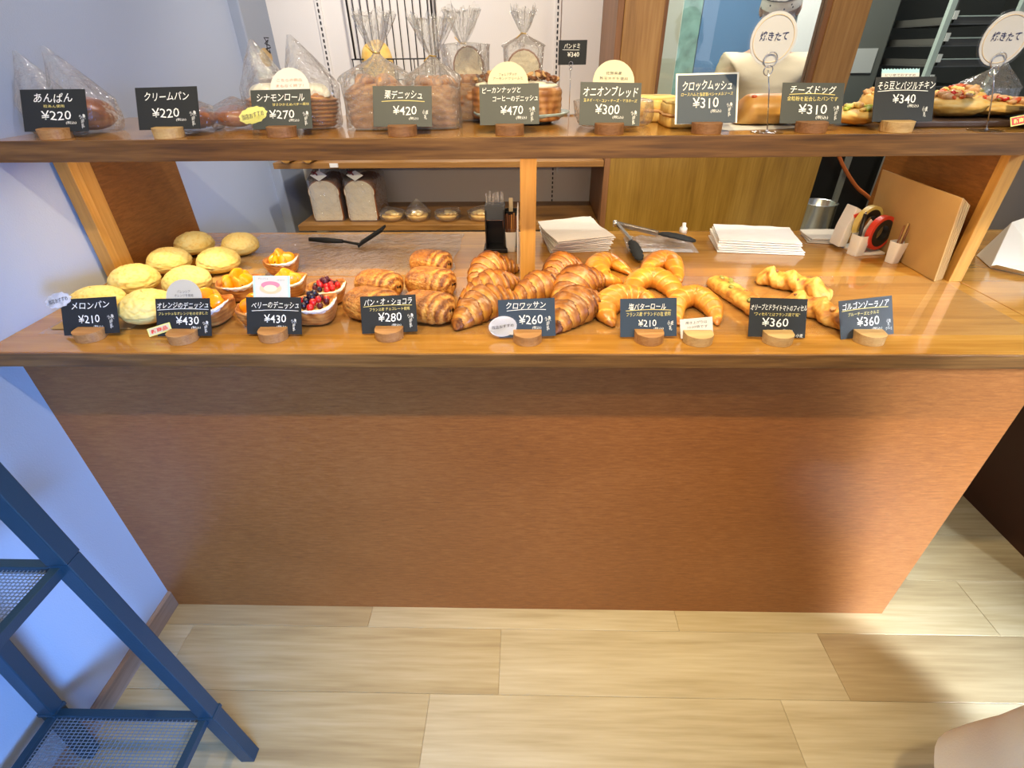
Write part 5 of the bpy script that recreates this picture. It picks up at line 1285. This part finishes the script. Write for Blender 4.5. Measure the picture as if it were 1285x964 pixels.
def loafbag(x, label, labb, labt, seed, rz):
    bread_slice(x, YS + .055, .128, .168, .19, label, rz=rz, grp='bagged white loaves', z=.8245, seed=seed)
    root = empty('loaf_bag', (x, YS + .055, .8237), rz, label=labb, cat='bag', group='loaf bags')
    mb = MB()
    def f(u, v):
        a = 2 * PI * v; sq = 1 / (abs(math.cos(a)) ** 5 + abs(math.sin(a)) ** 5) ** .2; z = u * .205
        k = 1 if z < .165 else 1 - (z - .165) / .055
        r = sq * (1 + .025 * fbm((a * 2, z * 30, seed)))
        return (.070 * r * math.cos(a) * (.5 + .5 * k), .10 + .112 * r * math.sin(a) * k, z)
    mb.surf(f, 26, 44, cv=True); mb.build('film', M_bag, root, smooth=True, recalc=False)
    t_ = empty('bag_tag', (x - .004, YS + .046, 1.012), rz, label=labt, cat='tag', group='small tags with red ties')
    MB().add([(-.034, 0, .0), (.0, -.006, -.022), (.036, -.003, -.002), (.004, .006, .016)], [(0, 1, 2, 3)]).build('paper_tag', M_white, t_)
    MB().tube([(-.024, -.004, .014), (-.008, -.007, .008), (-.002, -.006, .001)], .0028, 6).tube([(-.020, -.005, .004), (-.008, -.007, .008), (-.006, -.006, .018)], .0024, 6).build('red_tie', simple('dark_red_tie', (.16, .01, .015), .4), t_, smooth=True)
loafbag((-0.838,1.25,0.825)[0], 'left white loaf on the lower back shelf beside the pillar', 'clear bag round the left loaf on the back shelf', 'white tag with dark red tie on the left back loaf', 1, .05)
loafbag((-0.69,1.25,0.831)[0], 'right white loaf on the lower back shelf beside the quiches', 'clear bag round the right loaf on the back shelf', 'white tag with dark red tie on the right back loaf', 2, 0)
for k, (q, lab) in enumerate((((-0.571,1.27,0.839), 'leftmost bagged quiche bread on the back shelf'), ((-0.461,1.27,0.838), 'second bagged quiche bread under a pointed bag'), ((-0.335,1.27,0.841), 'third bagged quiche bread on the back shelf'), ((-0.192,1.27,0.844), 'rightmost bagged quiche bread, behind the black dispenser'))):
    root = empty('quiche_bread', (q[0], 1.28, .8245), k, label=lab, cat='bread', group='bagged quiche breads')
    MB().lathe([(.0, 0), (.032, 0), (.046, .018), (.044, .020), (.0, .020)], 24).build('case', M_pizza, root, smooth=True)
    rdk = random.Random(k)
    for i in range(9):
        a = rdk.uniform(0, 6.28); rr = rdk.uniform(0, .03); MB().ball((0, 0, 0), .013, .011, .008, 8, jit=.4, bake=.2).build('egg_filling', M_pizza if i % 3 else M_toast, root, smooth=True, loc=(rr * math.cos(a), rr * math.sin(a), .024 + .008 * (1 - rr / .03)))
    b_ = peak_bag(q[0], 1.28, .8238, .054, .050, .035, [.055, .085, .05, .06][k], [-.02, .0, .05, .02][k], 30 + k, 'clear bag round the %s quiche bread on the back shelf' % ['leftmost', 'second', 'third', 'rightmost'][k], grp='quichebread bags')

# wire basket with a baguette on the back wall
bk = empty('wire_basket', (0, 0, 0), label='tall black wire basket hanging on the back wall behind the bags', cat='basket')
xl, xr = (-0.689,1.52,1.441)[0], (-0.363,1.52,1.437)[0]; zh = (-0.539,1.46,1.402)[2]
mb = MB()
for k in range(12):
    x = xl + (xr - xl) * k / 11
    mb.tube([(x, 1.575, 2.2), (x, 1.575, zh - .14), (x, 1.50, zh - .16)], .0022, 5)
mb.build('back_wire', M_wire, bk)['kind'] = 'stuff'
for dz in (0, -.07, -.15):
    MB().tube([(xl - .006, 1.575, zh + dz), (xl - .006, 1.47, zh + dz), (xl + .01, 1.455, zh + dz), (xr - .01, 1.455, zh + dz), (xr + .006, 1.47, zh + dz), (xr + .006, 1.575, zh + dz)], .0028, 6).build('hoop', M_wire, bk, smooth=True)
for k in range(5):
    x = xl + (xr - xl) * k / 4; MB().tube([(x, 1.456, zh), (x, 1.456, zh - .16), (x, 1.575, zh - .16)], .0022, 5).build('front_wire', M_wire, bk)
for x in (xl, xr):
    MB().tube([(x, 1.57, 2.3), (x - .01, 1.52, 1.8), (x, 1.50, zh)], .0042, 6).build('side_wire', M_wire, bk, smooth=True)
def bag_prof(u, a):
    q = abs(u * 2 - 1); env = max(.04, 1 - q ** 5) ** .5; cut = math.exp(-(((u * 5) % 1 - .5) / .12) ** 2) * (math.sin(a) > 0)
    return .062 * env * (1 + .03 * fbm((u * 6, a, 3))), .30 - .25 * cut + .35 * fbm((u * 8, a, 5))
q = (-0.592,1.5,1.386)
o = sweep([(-.14, 0, 0), (-.05, 0, 0), (.05, 0, 0), (.14, 0, 0)], bag_prof, 70, 30, flat=.9).build('country_loaf', bread('golden_country_crust', (.80, .55, .16), (.72, .40, .07), (.45, .18, .03), 50, .4, .5, .1, .35), smooth=True, loc=(q[0], 1.53, zh - .075), rot=(PI / 2, PI / 2 - .10, 0))
tag(o, 'golden baguette-shaped loaf standing in the black wire basket', 'bread')
# ornaments hanging on the pillar corner
tgp = (-0.984,1.345,1.413)
o = empty('round_wood_ornament', (tgp[0] + .0, 1.345, tgp[2]), 0, label='round pale wood slice hanging on the grey pillar corner', cat='ornament')
MB().lathe([(.0, -.004), (.022, -.004), (.022, .004), (.0, .004)], 24, sy=1.35).build('wood_slice', M_hold2, o, loc=(0, 0, 0), rot=(PI / 2, 0, 0))
for (dx, dz) in ((.018, .06), (.052, -.04), (.02, -.05)):
    pts = [(dx + .010 * math.cos(t * 2.4), -.004, dz - .004 * t + .008 * math.sin(t * 2.4)) for t in range(12)]
    MB().tube(pts, .0022, 5).build('wire_curl', M_wire, o, smooth=True)

# ------------------------------------------------------------------ kitchen beyond
fg = empty('kitchen_fridge', (0, 0, 0), label='grey-green tall fridge with a narrow door seam beyond the window frame', cat='fridge')
fx0, fx1 = 1.46, 1.895
MB().box(fx0, fx0 + .22, 2.32, 2.9, 0, 2.1).build('door', M_green, fg, bevel=.006)
MB().box(fx0 + .226, fx1, 2.32, 2.9, 0, 2.1).build('door', M_green, fg, bevel=.006)
MB().box(fx0 + .212, fx0 + .220, 2.295, 2.32, 1.30, 1.62).build('door_handle', M_steel, fg)
nb = (1.798,2.31,1.367)
tag(MB().box(nb[0] - .055, nb[0] + .055, 2.313, 2.317, nb[2] - .06, nb[2] + .05).build('taped_note', simple('pale_notice', (.42, .45, .42), .5), rot=(0, 0, 0)), 'pale paper notice in a clear pocket taped to the fridge', 'notice')
rk = empty('tray_rack', (0, 0, 0), label='dark kitchen rack of baking trays beyond the right sign', cat='rack')
RX0, RX1 = (1.94,2,1.538)[0], (2.254,2,1.534)[0]
for (x, y) in ((RX0, 2.0), (RX1, 2.0), (RX0, 2.45), (RX1, 2.45)): MB().box(x - .012, x + .012, y - .012, y + .012, 0, 2.0).build('upright', M_green2 if y < 2.1 else M_dsteel, rk)
M_ss = simple('rack_white_label', (.66, .70, .64), .6)
for k in range(15):
    z = .35 + .083 * k; MB().box(RX0 + .013, RX1 - .013, 1.995, 2.46, z - .008, z - .004).build('runner', M_dsteel, rk)
    if k >= 8: MB().box(RX0 + .014, RX0 + .034, 1.985, 1.988, z + .012, z + .045).build('number_label', M_ss, rk)
for k in (3, 6, 9, 10, 12, 13, 14):
    z = .35 + .083 * k; tr_ = empty('baking_tray', (0, 0, 0), label='dark metal baking tray in the kitchen rack, %s slot' % {3: 'fourth', 6: 'seventh', 9: 'tenth', 10: 'eleventh', 12: 'thirteenth', 13: 'fourteenth', 14: 'top'}[k], cat='tray', group='trays in the kitchen rack')
    mb = MB(); mb.box(RX0 + .03, RX1 - .02, 2.0, 2.44, z - .0035, z + .0005); mb.box(RX0 + .03, RX1 - .02, 2.0, 2.004, z, z + .024); mb.box(RX0 + .03, RX0 + .034, 2.0, 2.44, z, z + .024); mb.box(RX1 - .024, RX1 - .02, 2.0, 2.44, z, z + .024)
    mb.build('pan', simple('tray_grey', (.16, .16, .14), .4, metal=.4), tr_)
    MB().box(RX0 + .03, RX1 - .02, 1.994, 2.0, z + .022, z + .027).build('rim', M_green2, tr_)
# oven stand and pot below
ov = empty('oven_stand', (0, 0, 0), label='black oven stand with steel legs seen below the raised shelf', cat='oven stand')
MB().box(1.25, 2.0, 1.62, 1.86, .10, 1.12).build('body', simple('black_enamel', (.01, .01, .01), .3), ov)
MB().box(1.25, 2.0, 1.60, 1.62, .62, .64).build('shelf_rail', M_dsteel, ov)
for q in ((1.459,1.58,0.863), (1.629,1.58,0.914)): MB().box(q[0] - .010, q[0] + .010, 1.575, 1.595, .0, 1.15).build('steel_leg', simple('brushed_leg', (.30, .32, .29), .4, metal=.5), ov)
pq = (1.301,1.4,0.83)
pt_ = empty('steel_pot', (pq[0], 1.42, pq[2] - .17), label='round stainless steel pot beside the olive wood panel', cat='pot')
MB().lathe([(.0, 0), (.068, 0), (.072, .004), (.072, .19), (.075, .192), (.072, .194), (.069, .19), (.069, .006), (.0, .006)], 40).build('body', M_steel, pt_, smooth=True)
tbl = tag(MB().box(pq[0] - .12, pq[0] + .14, 1.30, 1.57, pq[2] - .20, pq[2] - .1705).build('low_table', M_dsteel), 'low steel table top under the stainless pot', 'table')
for (dx, dy) in ((-.10, .02), (.12, .02), (-.10, .25), (.12, .25)):
    MB().box(pq[0] + dx - .01, pq[0] + dx + .01, 1.30 + dy - .01, 1.30 + dy + .01, 0, pq[2] - .2005).build('leg', M_dsteel, tbl)
hz = [(1.376,1.55,1.039), (1.436,1.55,0.966), (1.518,1.55,0.887), (1.599,1.55,0.833)]
tag(MB().tube(spl([tuple(h) for h in hz] + [(hz[-1][0] + .1, 1.57, hz[-1][2] - .1)], 24) + [], .008, 8).build('gas_hose', M_hose, smooth=True), 'orange rubber hose curving down before the black oven', 'hose')
tag(MB().box(1.48, 2.9, .95, 1.05, 0, 1.12).build('rear_counter_unit', simple('taupe_unit', (.30, .26, .215), .6), bevel=.004), 'taupe low unit behind the right end of the counter', 'unit')
# interior and stand-in reflections seen in the window
it = empty('mint_cabinet', (0, 0, 0), label='pale green cabinet with a dark door seam behind the window', cat='cabinet')
cx0, cx1 = .50, .80
MB().box(cx0 - .12, cx0 + .035, 1.9, 2.2, 0, 2.2).build('door', simple('pale_mint_door', (.56, .64, .56), .45), it, bevel=.004)
MB().box(cx0 + .04, cx1 - .10, 1.9, 2.2, 0, 2.2).build('door', simple('pale_mint_panel', (.50, .57, .46), .45), it, bevel=.004)
MB().box(cx0 + .022, cx0 + .030, 1.885, 1.9, 1.47, 1.50).build('lock', M_wire, it)
tag(MB().box(.74, 1.06, 2.88, 2.9, 0, 2.5).build('teal_reflection_panel', simple('mottled_teal_reflection', (.22, .42, .36), .5, var=.7, varscale=16)), 'mottled teal panel behind the window standing in for a reflection', 'panel')  # added panel, its teal mimics greenery reflected in the glass
tag(MB().box(1.07, 1.45, 2.9, 2.94, 0, 2.5).build('blue_reflection_sheet', simple('blue_reflection', (.10, .26, .48), .5, bumpscale=8, bump=.6)), 'blue sheet behind the window standing in for a reflection', 'sheet')  # added sheet, coloured like the blue reflection on the pane
tag(MB().box(1.38, 1.56, 2.28, 2.29, 1.40, 1.95).build('wall_notice', simple('notice_white', (.72, .76, .72), .5)), 'white printed notice behind the clerk at the window right', 'notice')

# ------------------------------------------------------------------ navy metal stand on the left
st = empty('metal_shelf_stand', (-.87, -.55, 0), label='dark navy metal shelf stand with mesh shelves at the lower left', cat='shelf stand')
def W(x, y, z): return (x + .87, y + .55, z)
for nm, pts, sec in (('leg', [(-.668, -.395, 0), (-.748, -.395, .745)], 0), ('leg', [(-1.066, -.395, 0), (-.995, -.395, .745)], 0), ('leg', [(-.668, -.76, 0), (-.748, -.76, .745)], 0), ('leg', [(-1.066, -.76, 0), (-.995, -.76, .745)], 0)):
    a_, b_ = [Vector(W(*p_)) for p_ in pts]; lg = MB().bar(a_, b_, .034, .028, up=(0, 1, 0)).build(nm, M_navym, st, bevel=.002)
    up_ = b_ + (b_ - a_).normalized() * .001; MB().bar(up_, up_ + (b_ - a_) * .72, .036, .030, up=(0, 1, 0)).build('upper_leg', M_navym, st, bevel=.002)
    if nm == 'leg': MB().bar(a_ + (b_ - a_) * .29, a_ + (b_ - a_) * .305, .038, .032, up=(0, 1, 0)).build('joint_collar', M_navym, st, bevel=.001)
def mesh_shelf(z, xa_, xb_):
    fr_ = MB(); Y0, Y1 = -.755, -.40; w_ = .016
    fr_.bar(W(xa_, Y1, z), W(xb_, Y1, z), w_, .018); fr_.bar(W(xa_, Y0, z), W(xb_, Y0, z), w_, .018); fr_.bar(W(xa_, Y0, z), W(xa_, Y1, z), w_, .018); fr_.bar(W(xb_, Y0, z), W(xb_, Y1, z), w_, .018)
    s_ = fr_.build('shelf_frame', M_navym, st, bevel=.001)
    ms = MB(); n1 = 60; n2 = 34
    for k in range(n1): y = Y0 + (Y1 - Y0) * k / n1; ms.bar(W(xa_, y, z), W(xb_, y, z), .0012, .0012)
    for k in range(n2): x = xa_ + (xb_ - xa_) * k / n2; ms.bar(W(x, Y0, z + .001), W(x, Y1, z + .001), .0012, .0012)
    ms.build('mesh', M_mesh, s_)['kind'] = 'stuff'
mesh_shelf(.212, -1.035, -.70); mesh_shelf(.730, -.99, -.755)

# ------------------------------------------------------------------ people
def skinned(V_, E_, lv=2):
    me = bpy.data.meshes.new('s'); me.from_pydata([v[:3] for v in V_], E_, [])
    o = bpy.data.objects.new('s', me); tmp_col.objects.link(o)
    o.modifiers.new('skin', 'SKIN')
    if not me.skin_vertices:
        bm = bmesh.new(); bm.from_mesh(me); bm.verts.layers.skin.verify(); bm.to_mesh(me); bm.free()
    sv_ = me.skin_vertices[0].data
    for i, v in enumerate(V_): sv_[i].radius = (v[3], v[4] if len(v) > 4 else v[3]); sv_[i].use_root = (i == 0)
    o.modifiers.new('sub', 'SUBSURF').levels = lv
    dg = bpy.context.evaluated_depsgraph_get(); out = bpy.data.meshes.new_from_object(o.evaluated_get(dg))
    tmp_col.objects.unlink(o); bpy.data.objects.remove(o); return out
def head_mb(c, turn=0., nod=0.):
    """face looking along -y before turning"""
    mb = MB(); M_ = Matrix.Rotation(turn, 4, 'Z') @ Matrix.Rotation(nod, 4, 'X')
    def f(u, v):
        th = PI * (u * .99 + .005); a = 2 * PI * v; d = Vector((math.sin(th) * math.cos(a), math.sin(th) * math.sin(a), math.cos(th)))
        x, y, z = d.x * .074, d.y * .094, d.z * .115
        if d.z < 0: x *= 1 + .30 * d.z; y *= 1 + .18 * d.z
        fr_ = max(0, -d.y)
        y -= .020 * fr_ * math.exp(-(x / .011) ** 2) * math.exp(-((z + .018) / .020) ** 2)     # nose
        for s_ in (-1, 1): y += .010 * fr_ * math.exp(-((x - s_ * .030) / .014) ** 2) * math.exp(-((z - .006) / .012) ** 2)   # eye sockets
        y -= .006 * fr_ * math.exp(-(x / .020) ** 2) * (math.exp(-((z + .052) / .006) ** 2) + math.exp(-((z + .064) / .006) ** 2))  # lips
        y -= .008 * fr_ * math.exp(-(x / .022) ** 2) * math.exp(-((z + .098) / .014) ** 2)      # chin
        p_ = M_ @ Vector((x, y, z)); return (c[0] + p_.x, c[1] + p_.y, c[2] + p_.z)
    mb.surf(f, 40, 48, cv=True)
    for s_ in (-1, 1):
        p_ = M_ @ Vector((s_ * .076, .008, -.008)); mb.ball((c[0] + p_.x, c[1] + p_.y, c[2] + p_.z), .010, .020, .031, 10)
    return mb, M_
def person(loc, rz, label, H_=1.66, arms=None, top=M_knitc, lower=M_navym, turn=0, nod=0, coat=False, mask=False, hood=None):
    root = empty('person', loc, rz, label=label, cat='person')
    k = H_ / 1.70
    V_ = [(0, 0, .94 * k, .125, .095), (0, 0, 1.08 * k, .115, .085), (0, 0, 1.24 * k, .135, .095), (0, 0.005, 1.36 * k, .120, .085), (0, .005, 1.425 * k, .055, .052), (0, -.005, 1.50 * k, .048, .05), (0, -.01, 1.54 * k, .045, .05)]
    E_ = [(i, i + 1) for i in range(6)]
    def chain(start, pts):
        p_ = start
        for q_ in pts: V_.append(q_); E_.append((p_, len(V_) - 1)); p_ = len(V_) - 1
        return p_
    for s_ in (-1, 1):
        chain(0, [(s_ * .088, 0, .86 * k, .080), (s_ * .095, -.01, .66 * k, .066), (s_ * .095, -.015, .47 * k, .050), (s_ * .095, .0, .30 * k, .050), (s_ * .095, .012, .09 * k, .034), (s_ * .10, -.05, .035, .036, .03), (s_ * .105, -.14, .025, .032, .022)])
        sh, el, wr = (arms[0 if s_ < 0 else 1] if arms else ((s_ * .175, .0, 1.375 * k), (s_ * .225, .02, 1.10 * k), (s_ * .235, -.05, .86 * k)))
        w_ = chain(3, [(*sh, .052), (*[(a_ + b_) / 2 for a_, b_ in zip(sh, el)], .044), (*el, .037), (*[(a_ + b_) / 2 for a_, b_ in zip(el, wr)], .033), (*wr, .025)])
        d = (Vector(wr) - Vector(el)).normalized(); sd = Vector((-d.y, d.x, 0)) if abs(d.z) < .9 else Vector((0, -1, 0)); sd.normalize()
        pm_ = Vector(wr) + d * .05; pi_ = chain(w_, [(*pm_, .026, .016)])
        for q in range(4):
            b_ = pm_ + d * .035 + sd * (.030 - .020 * q); ln = [.062, .070, .066, .052][q]; cu_ = Vector((-s_ * .25, 0, -.2))
            chain(pi_, [(*b_, .0095), (*(b_ + d * ln * .5), .0085), (*(b_ + d * ln + cu_ * .03), .007)])
        b_ = Vector(wr) + d * .03 + sd * .034; chain(w_, [(*b_, .010), (*(b_ + d * .025 + sd * .012), .009), (*(b_ + d * .05 + sd * .016), .0075)])
    me = skinned(V_, E_, 2)
    hc_ = (0, -.022, 1.60 * k); hb, HM = head_mb(hc_, turn, nod)
    bm = bmesh.new(); bm.from_mesh(me); m2 = bpy.data.meshes.new('h'); m2.from_pydata(hb.v, [], hb.f); bm.from_mesh(m2); bmesh.ops.recalc_face_normals(bm, faces=bm.faces); bm.to_mesh(me); bm.free()
    me.materials.clear(); me.materials.append(M_skin); me.polygons.foreach_set('use_smooth', [True] * len(me.polygons)); me.name = 'body'
    o = bpy.data.objects.new('body', me); COL.objects.link(o); o.parent = root
    def hp(x, y, z): q = HM @ Vector((x, y, z)); return (hc_[0] + q.x, hc_[1] + q.y, hc_[2] + q.z)
    for s_ in (-1, 1):
        e = MB().ball(hp(s_ * .030, -.078, .006), .0115, .0115, .0115, 10).build('eye', simple('eye_white', (.8, .78, .75), .2), root, smooth=True)
        MB().ball(hp(s_ * .030, -.0865, .006), .005, .0035, .005, 8).build('iris', M_hair, e, smooth=True)
    hm = MB()
    def hf(u, v):
        th = PI * .62 * u + .01; a = 2 * PI * v; d = Vector((math.sin(th) * math.cos(a), math.sin(th) * math.sin(a), math.cos(th)))
        if d.y < -.1 and d.z < .42: d.z = .42 + (d.z - .42) * .1
        kk = 1.04 + .03 * fbm((a * 4, u * 6, 1)); return hp(d.x * .080 * kk, d.y * .100 * kk, d.z * .122 * kk)
    hm.surf(hf, 24, 44, cv=True); hm.build('hair', M_hair, root, smooth=True)
    hm = MB(); hm.ball(hp(0, .075, -.045), .062, .040, .065, 14); hm.build('hair_back', M_hair, root, smooth=True)
    if mask:
        mm = MB()
        def mf(u, v):
            a = -PI / 2 + (v - .5) * 2.1; z = -.010 - .085 * u; kk = 1 + .10 * math.sin(PI * u)
            return hp(.078 * kk * math.cos(a) * (1 - .25 * u), .104 * kk * math.sin(a) * (1 - .10 * u), z)
        mm.surf(mf, 10, 20); mm.build('mask', simple('lilac_mask', (.50, .44, .52), .8), root, smooth=True)
    if hood:
        mm = MB()
        def bf(u, v):
            th = PI * .50 * u + .01; a = 2 * PI * v; d = Vector((math.sin(th) * math.cos(a), math.sin(th) * math.sin(a), math.cos(th)))
            return hp(d.x * .086, d.y * .107, .010 + d.z * .122)
        mm.surf(bf, 16, 40, cv=True); mm.build('bandana', hood, root, smooth=True)
    # garment: torso and sleeves
    tv = [(0, 0, .92 * k, .160, .125), (0, 0, 1.10 * k, .150, .115), (0, 0, 1.25 * k, .160, .115), (0, .003, 1.355 * k, .140, .100), (0, .003, 1.41 * k, .072, .068)]
    te = [(0, 1), (1, 2), (2, 3), (3, 4)]
    for s_ in (-1, 1):
        sh, el, wr = (arms[0 if s_ < 0 else 1] if arms else ((s_ * .175, .0, 1.375 * k), (s_ * .225, .02, 1.10 * k), (s_ * .235, -.05, .86 * k)))
        b0 = len(tv); tv += [(*sh, .068), (*[(a_ + b_) / 2 for a_, b_ in zip(sh, el)], .062), (*el, .056), (*[(a_ + b_) / 2 for a_, b_ in zip(el, wr)], .050), (*wr, .040)]
        te += [(3, b0), (b0, b0 + 1), (b0 + 1, b0 + 2), (b0 + 2, b0 + 3), (b0 + 3, b0 + 4)]
    gm = skinned(tv, te, 3); gm.name = 'knit_top'; gm.materials.clear(); gm.materials.append(top); gm.polygons.foreach_set('use_smooth', [True] * len(gm.polygons))
    bm = bmesh.new(); bm.from_mesh(gm)
    for v in bm.verts:
        if top is M_knitc: v.co += v.normal * .0016 * math.sin(v.co.z * 480)
        v.co += v.normal * .004 * fbm(v.co * 9)
    bm.to_mesh(gm); bm.free()
    g_ = bpy.data.objects.new('coat_top' if coat else 'knit_top', gm); COL.objects.link(g_); g_.parent = root
    lt = [(0, 0, .92 * k, .135, .11)]; le = []
    for s_ in (-1, 1):
        b0 = len(lt); lt += [(s_ * .088, 0, .86 * k, .094), (s_ * .095, -.01, .66 * k, .080), (s_ * .095, -.015, .47 * k, .066), (s_ * .095, 0, .30 * k, .062), (s_ * .095, .01, .12 * k, .055)]
        le += [(0, b0)] + [(b0 + i, b0 + i + 1) for i in range(4)]
    lm = skinned(lt, le, 2); lm.name = 'trousers'; lm.materials.clear(); lm.materials.append(lower); lm.polygons.foreach_set('use_smooth', [True] * len(lm.polygons))
    o = bpy.data.objects.new('trousers', lm); COL.objects.link(o); o.parent = root
    for s_ in (-1, 1):
        MB().ball((s_ * .104, -.075, .042), .050, .135, .042, 14).build('shoe', M_blackn, root, smooth=True)
    if coat:
        cm_ = MB()
        def cf(u, v):
            a = 2 * PI * v; z = 1.12 - u * .86; r = .185 + .155 * u ** 1.2
            r *= 1 + .05 * u * math.sin(a * 7 + 1.5 * fbm((a, u, 2))) + .05 * fbm((a, u * 3, 5))
            return (r * math.cos(a), r * .86 * math.sin(a), z)
        cm_.surf(cf, 40, 90, cv=True); cm_.build('coat_skirt', M_coat, root, smooth=True)
    return root
def bandana_mat():
    m, nt, b = newmat('dashed_white_bandana'); t = nt.nodes.new('ShaderNodeTexCoord'); v = nt.nodes.new('ShaderNodeTexVoronoi'); v.inputs['Scale'].default_value = 42
    nt.links.new(t.outputs['Object'], v.inputs['Vector']); c_ = nt.nodes.new('ShaderNodeValToRGB'); c_.color_ramp.elements[0].color = (.03, .03, .04, 1); c_.color_ramp.elements[0].position = .14
    c_.color_ramp.elements[1].color = (.78, .76, .72, 1); c_.color_ramp.elements[1].position = .18
    nt.links.new(v.outputs['Distance'], c_.inputs[0]); nt.links.new(c_.outputs[0], b.inputs['Base Color']); b.inputs['Roughness'].default_value = .85; return m
person((1.155, 2.0, 0), .10, 'clerk in a cream ribbed cardigan, seen behind the window glass', H_=1.68, top=M_knitc, turn=-.5, nod=.35, mask=True, hood=bandana_mat(), lower=M_blackn)
person((1.075, -.69, 0), -.5, 'person in a pale cream coat, its hem showing at the lower right corner', H_=1.62, top=M_coat, coat=True)

for c_ in list(COL.children):
    if c_.name == 'tmp': COL.children.unlink(c_); bpy.data.collections.remove(c_)
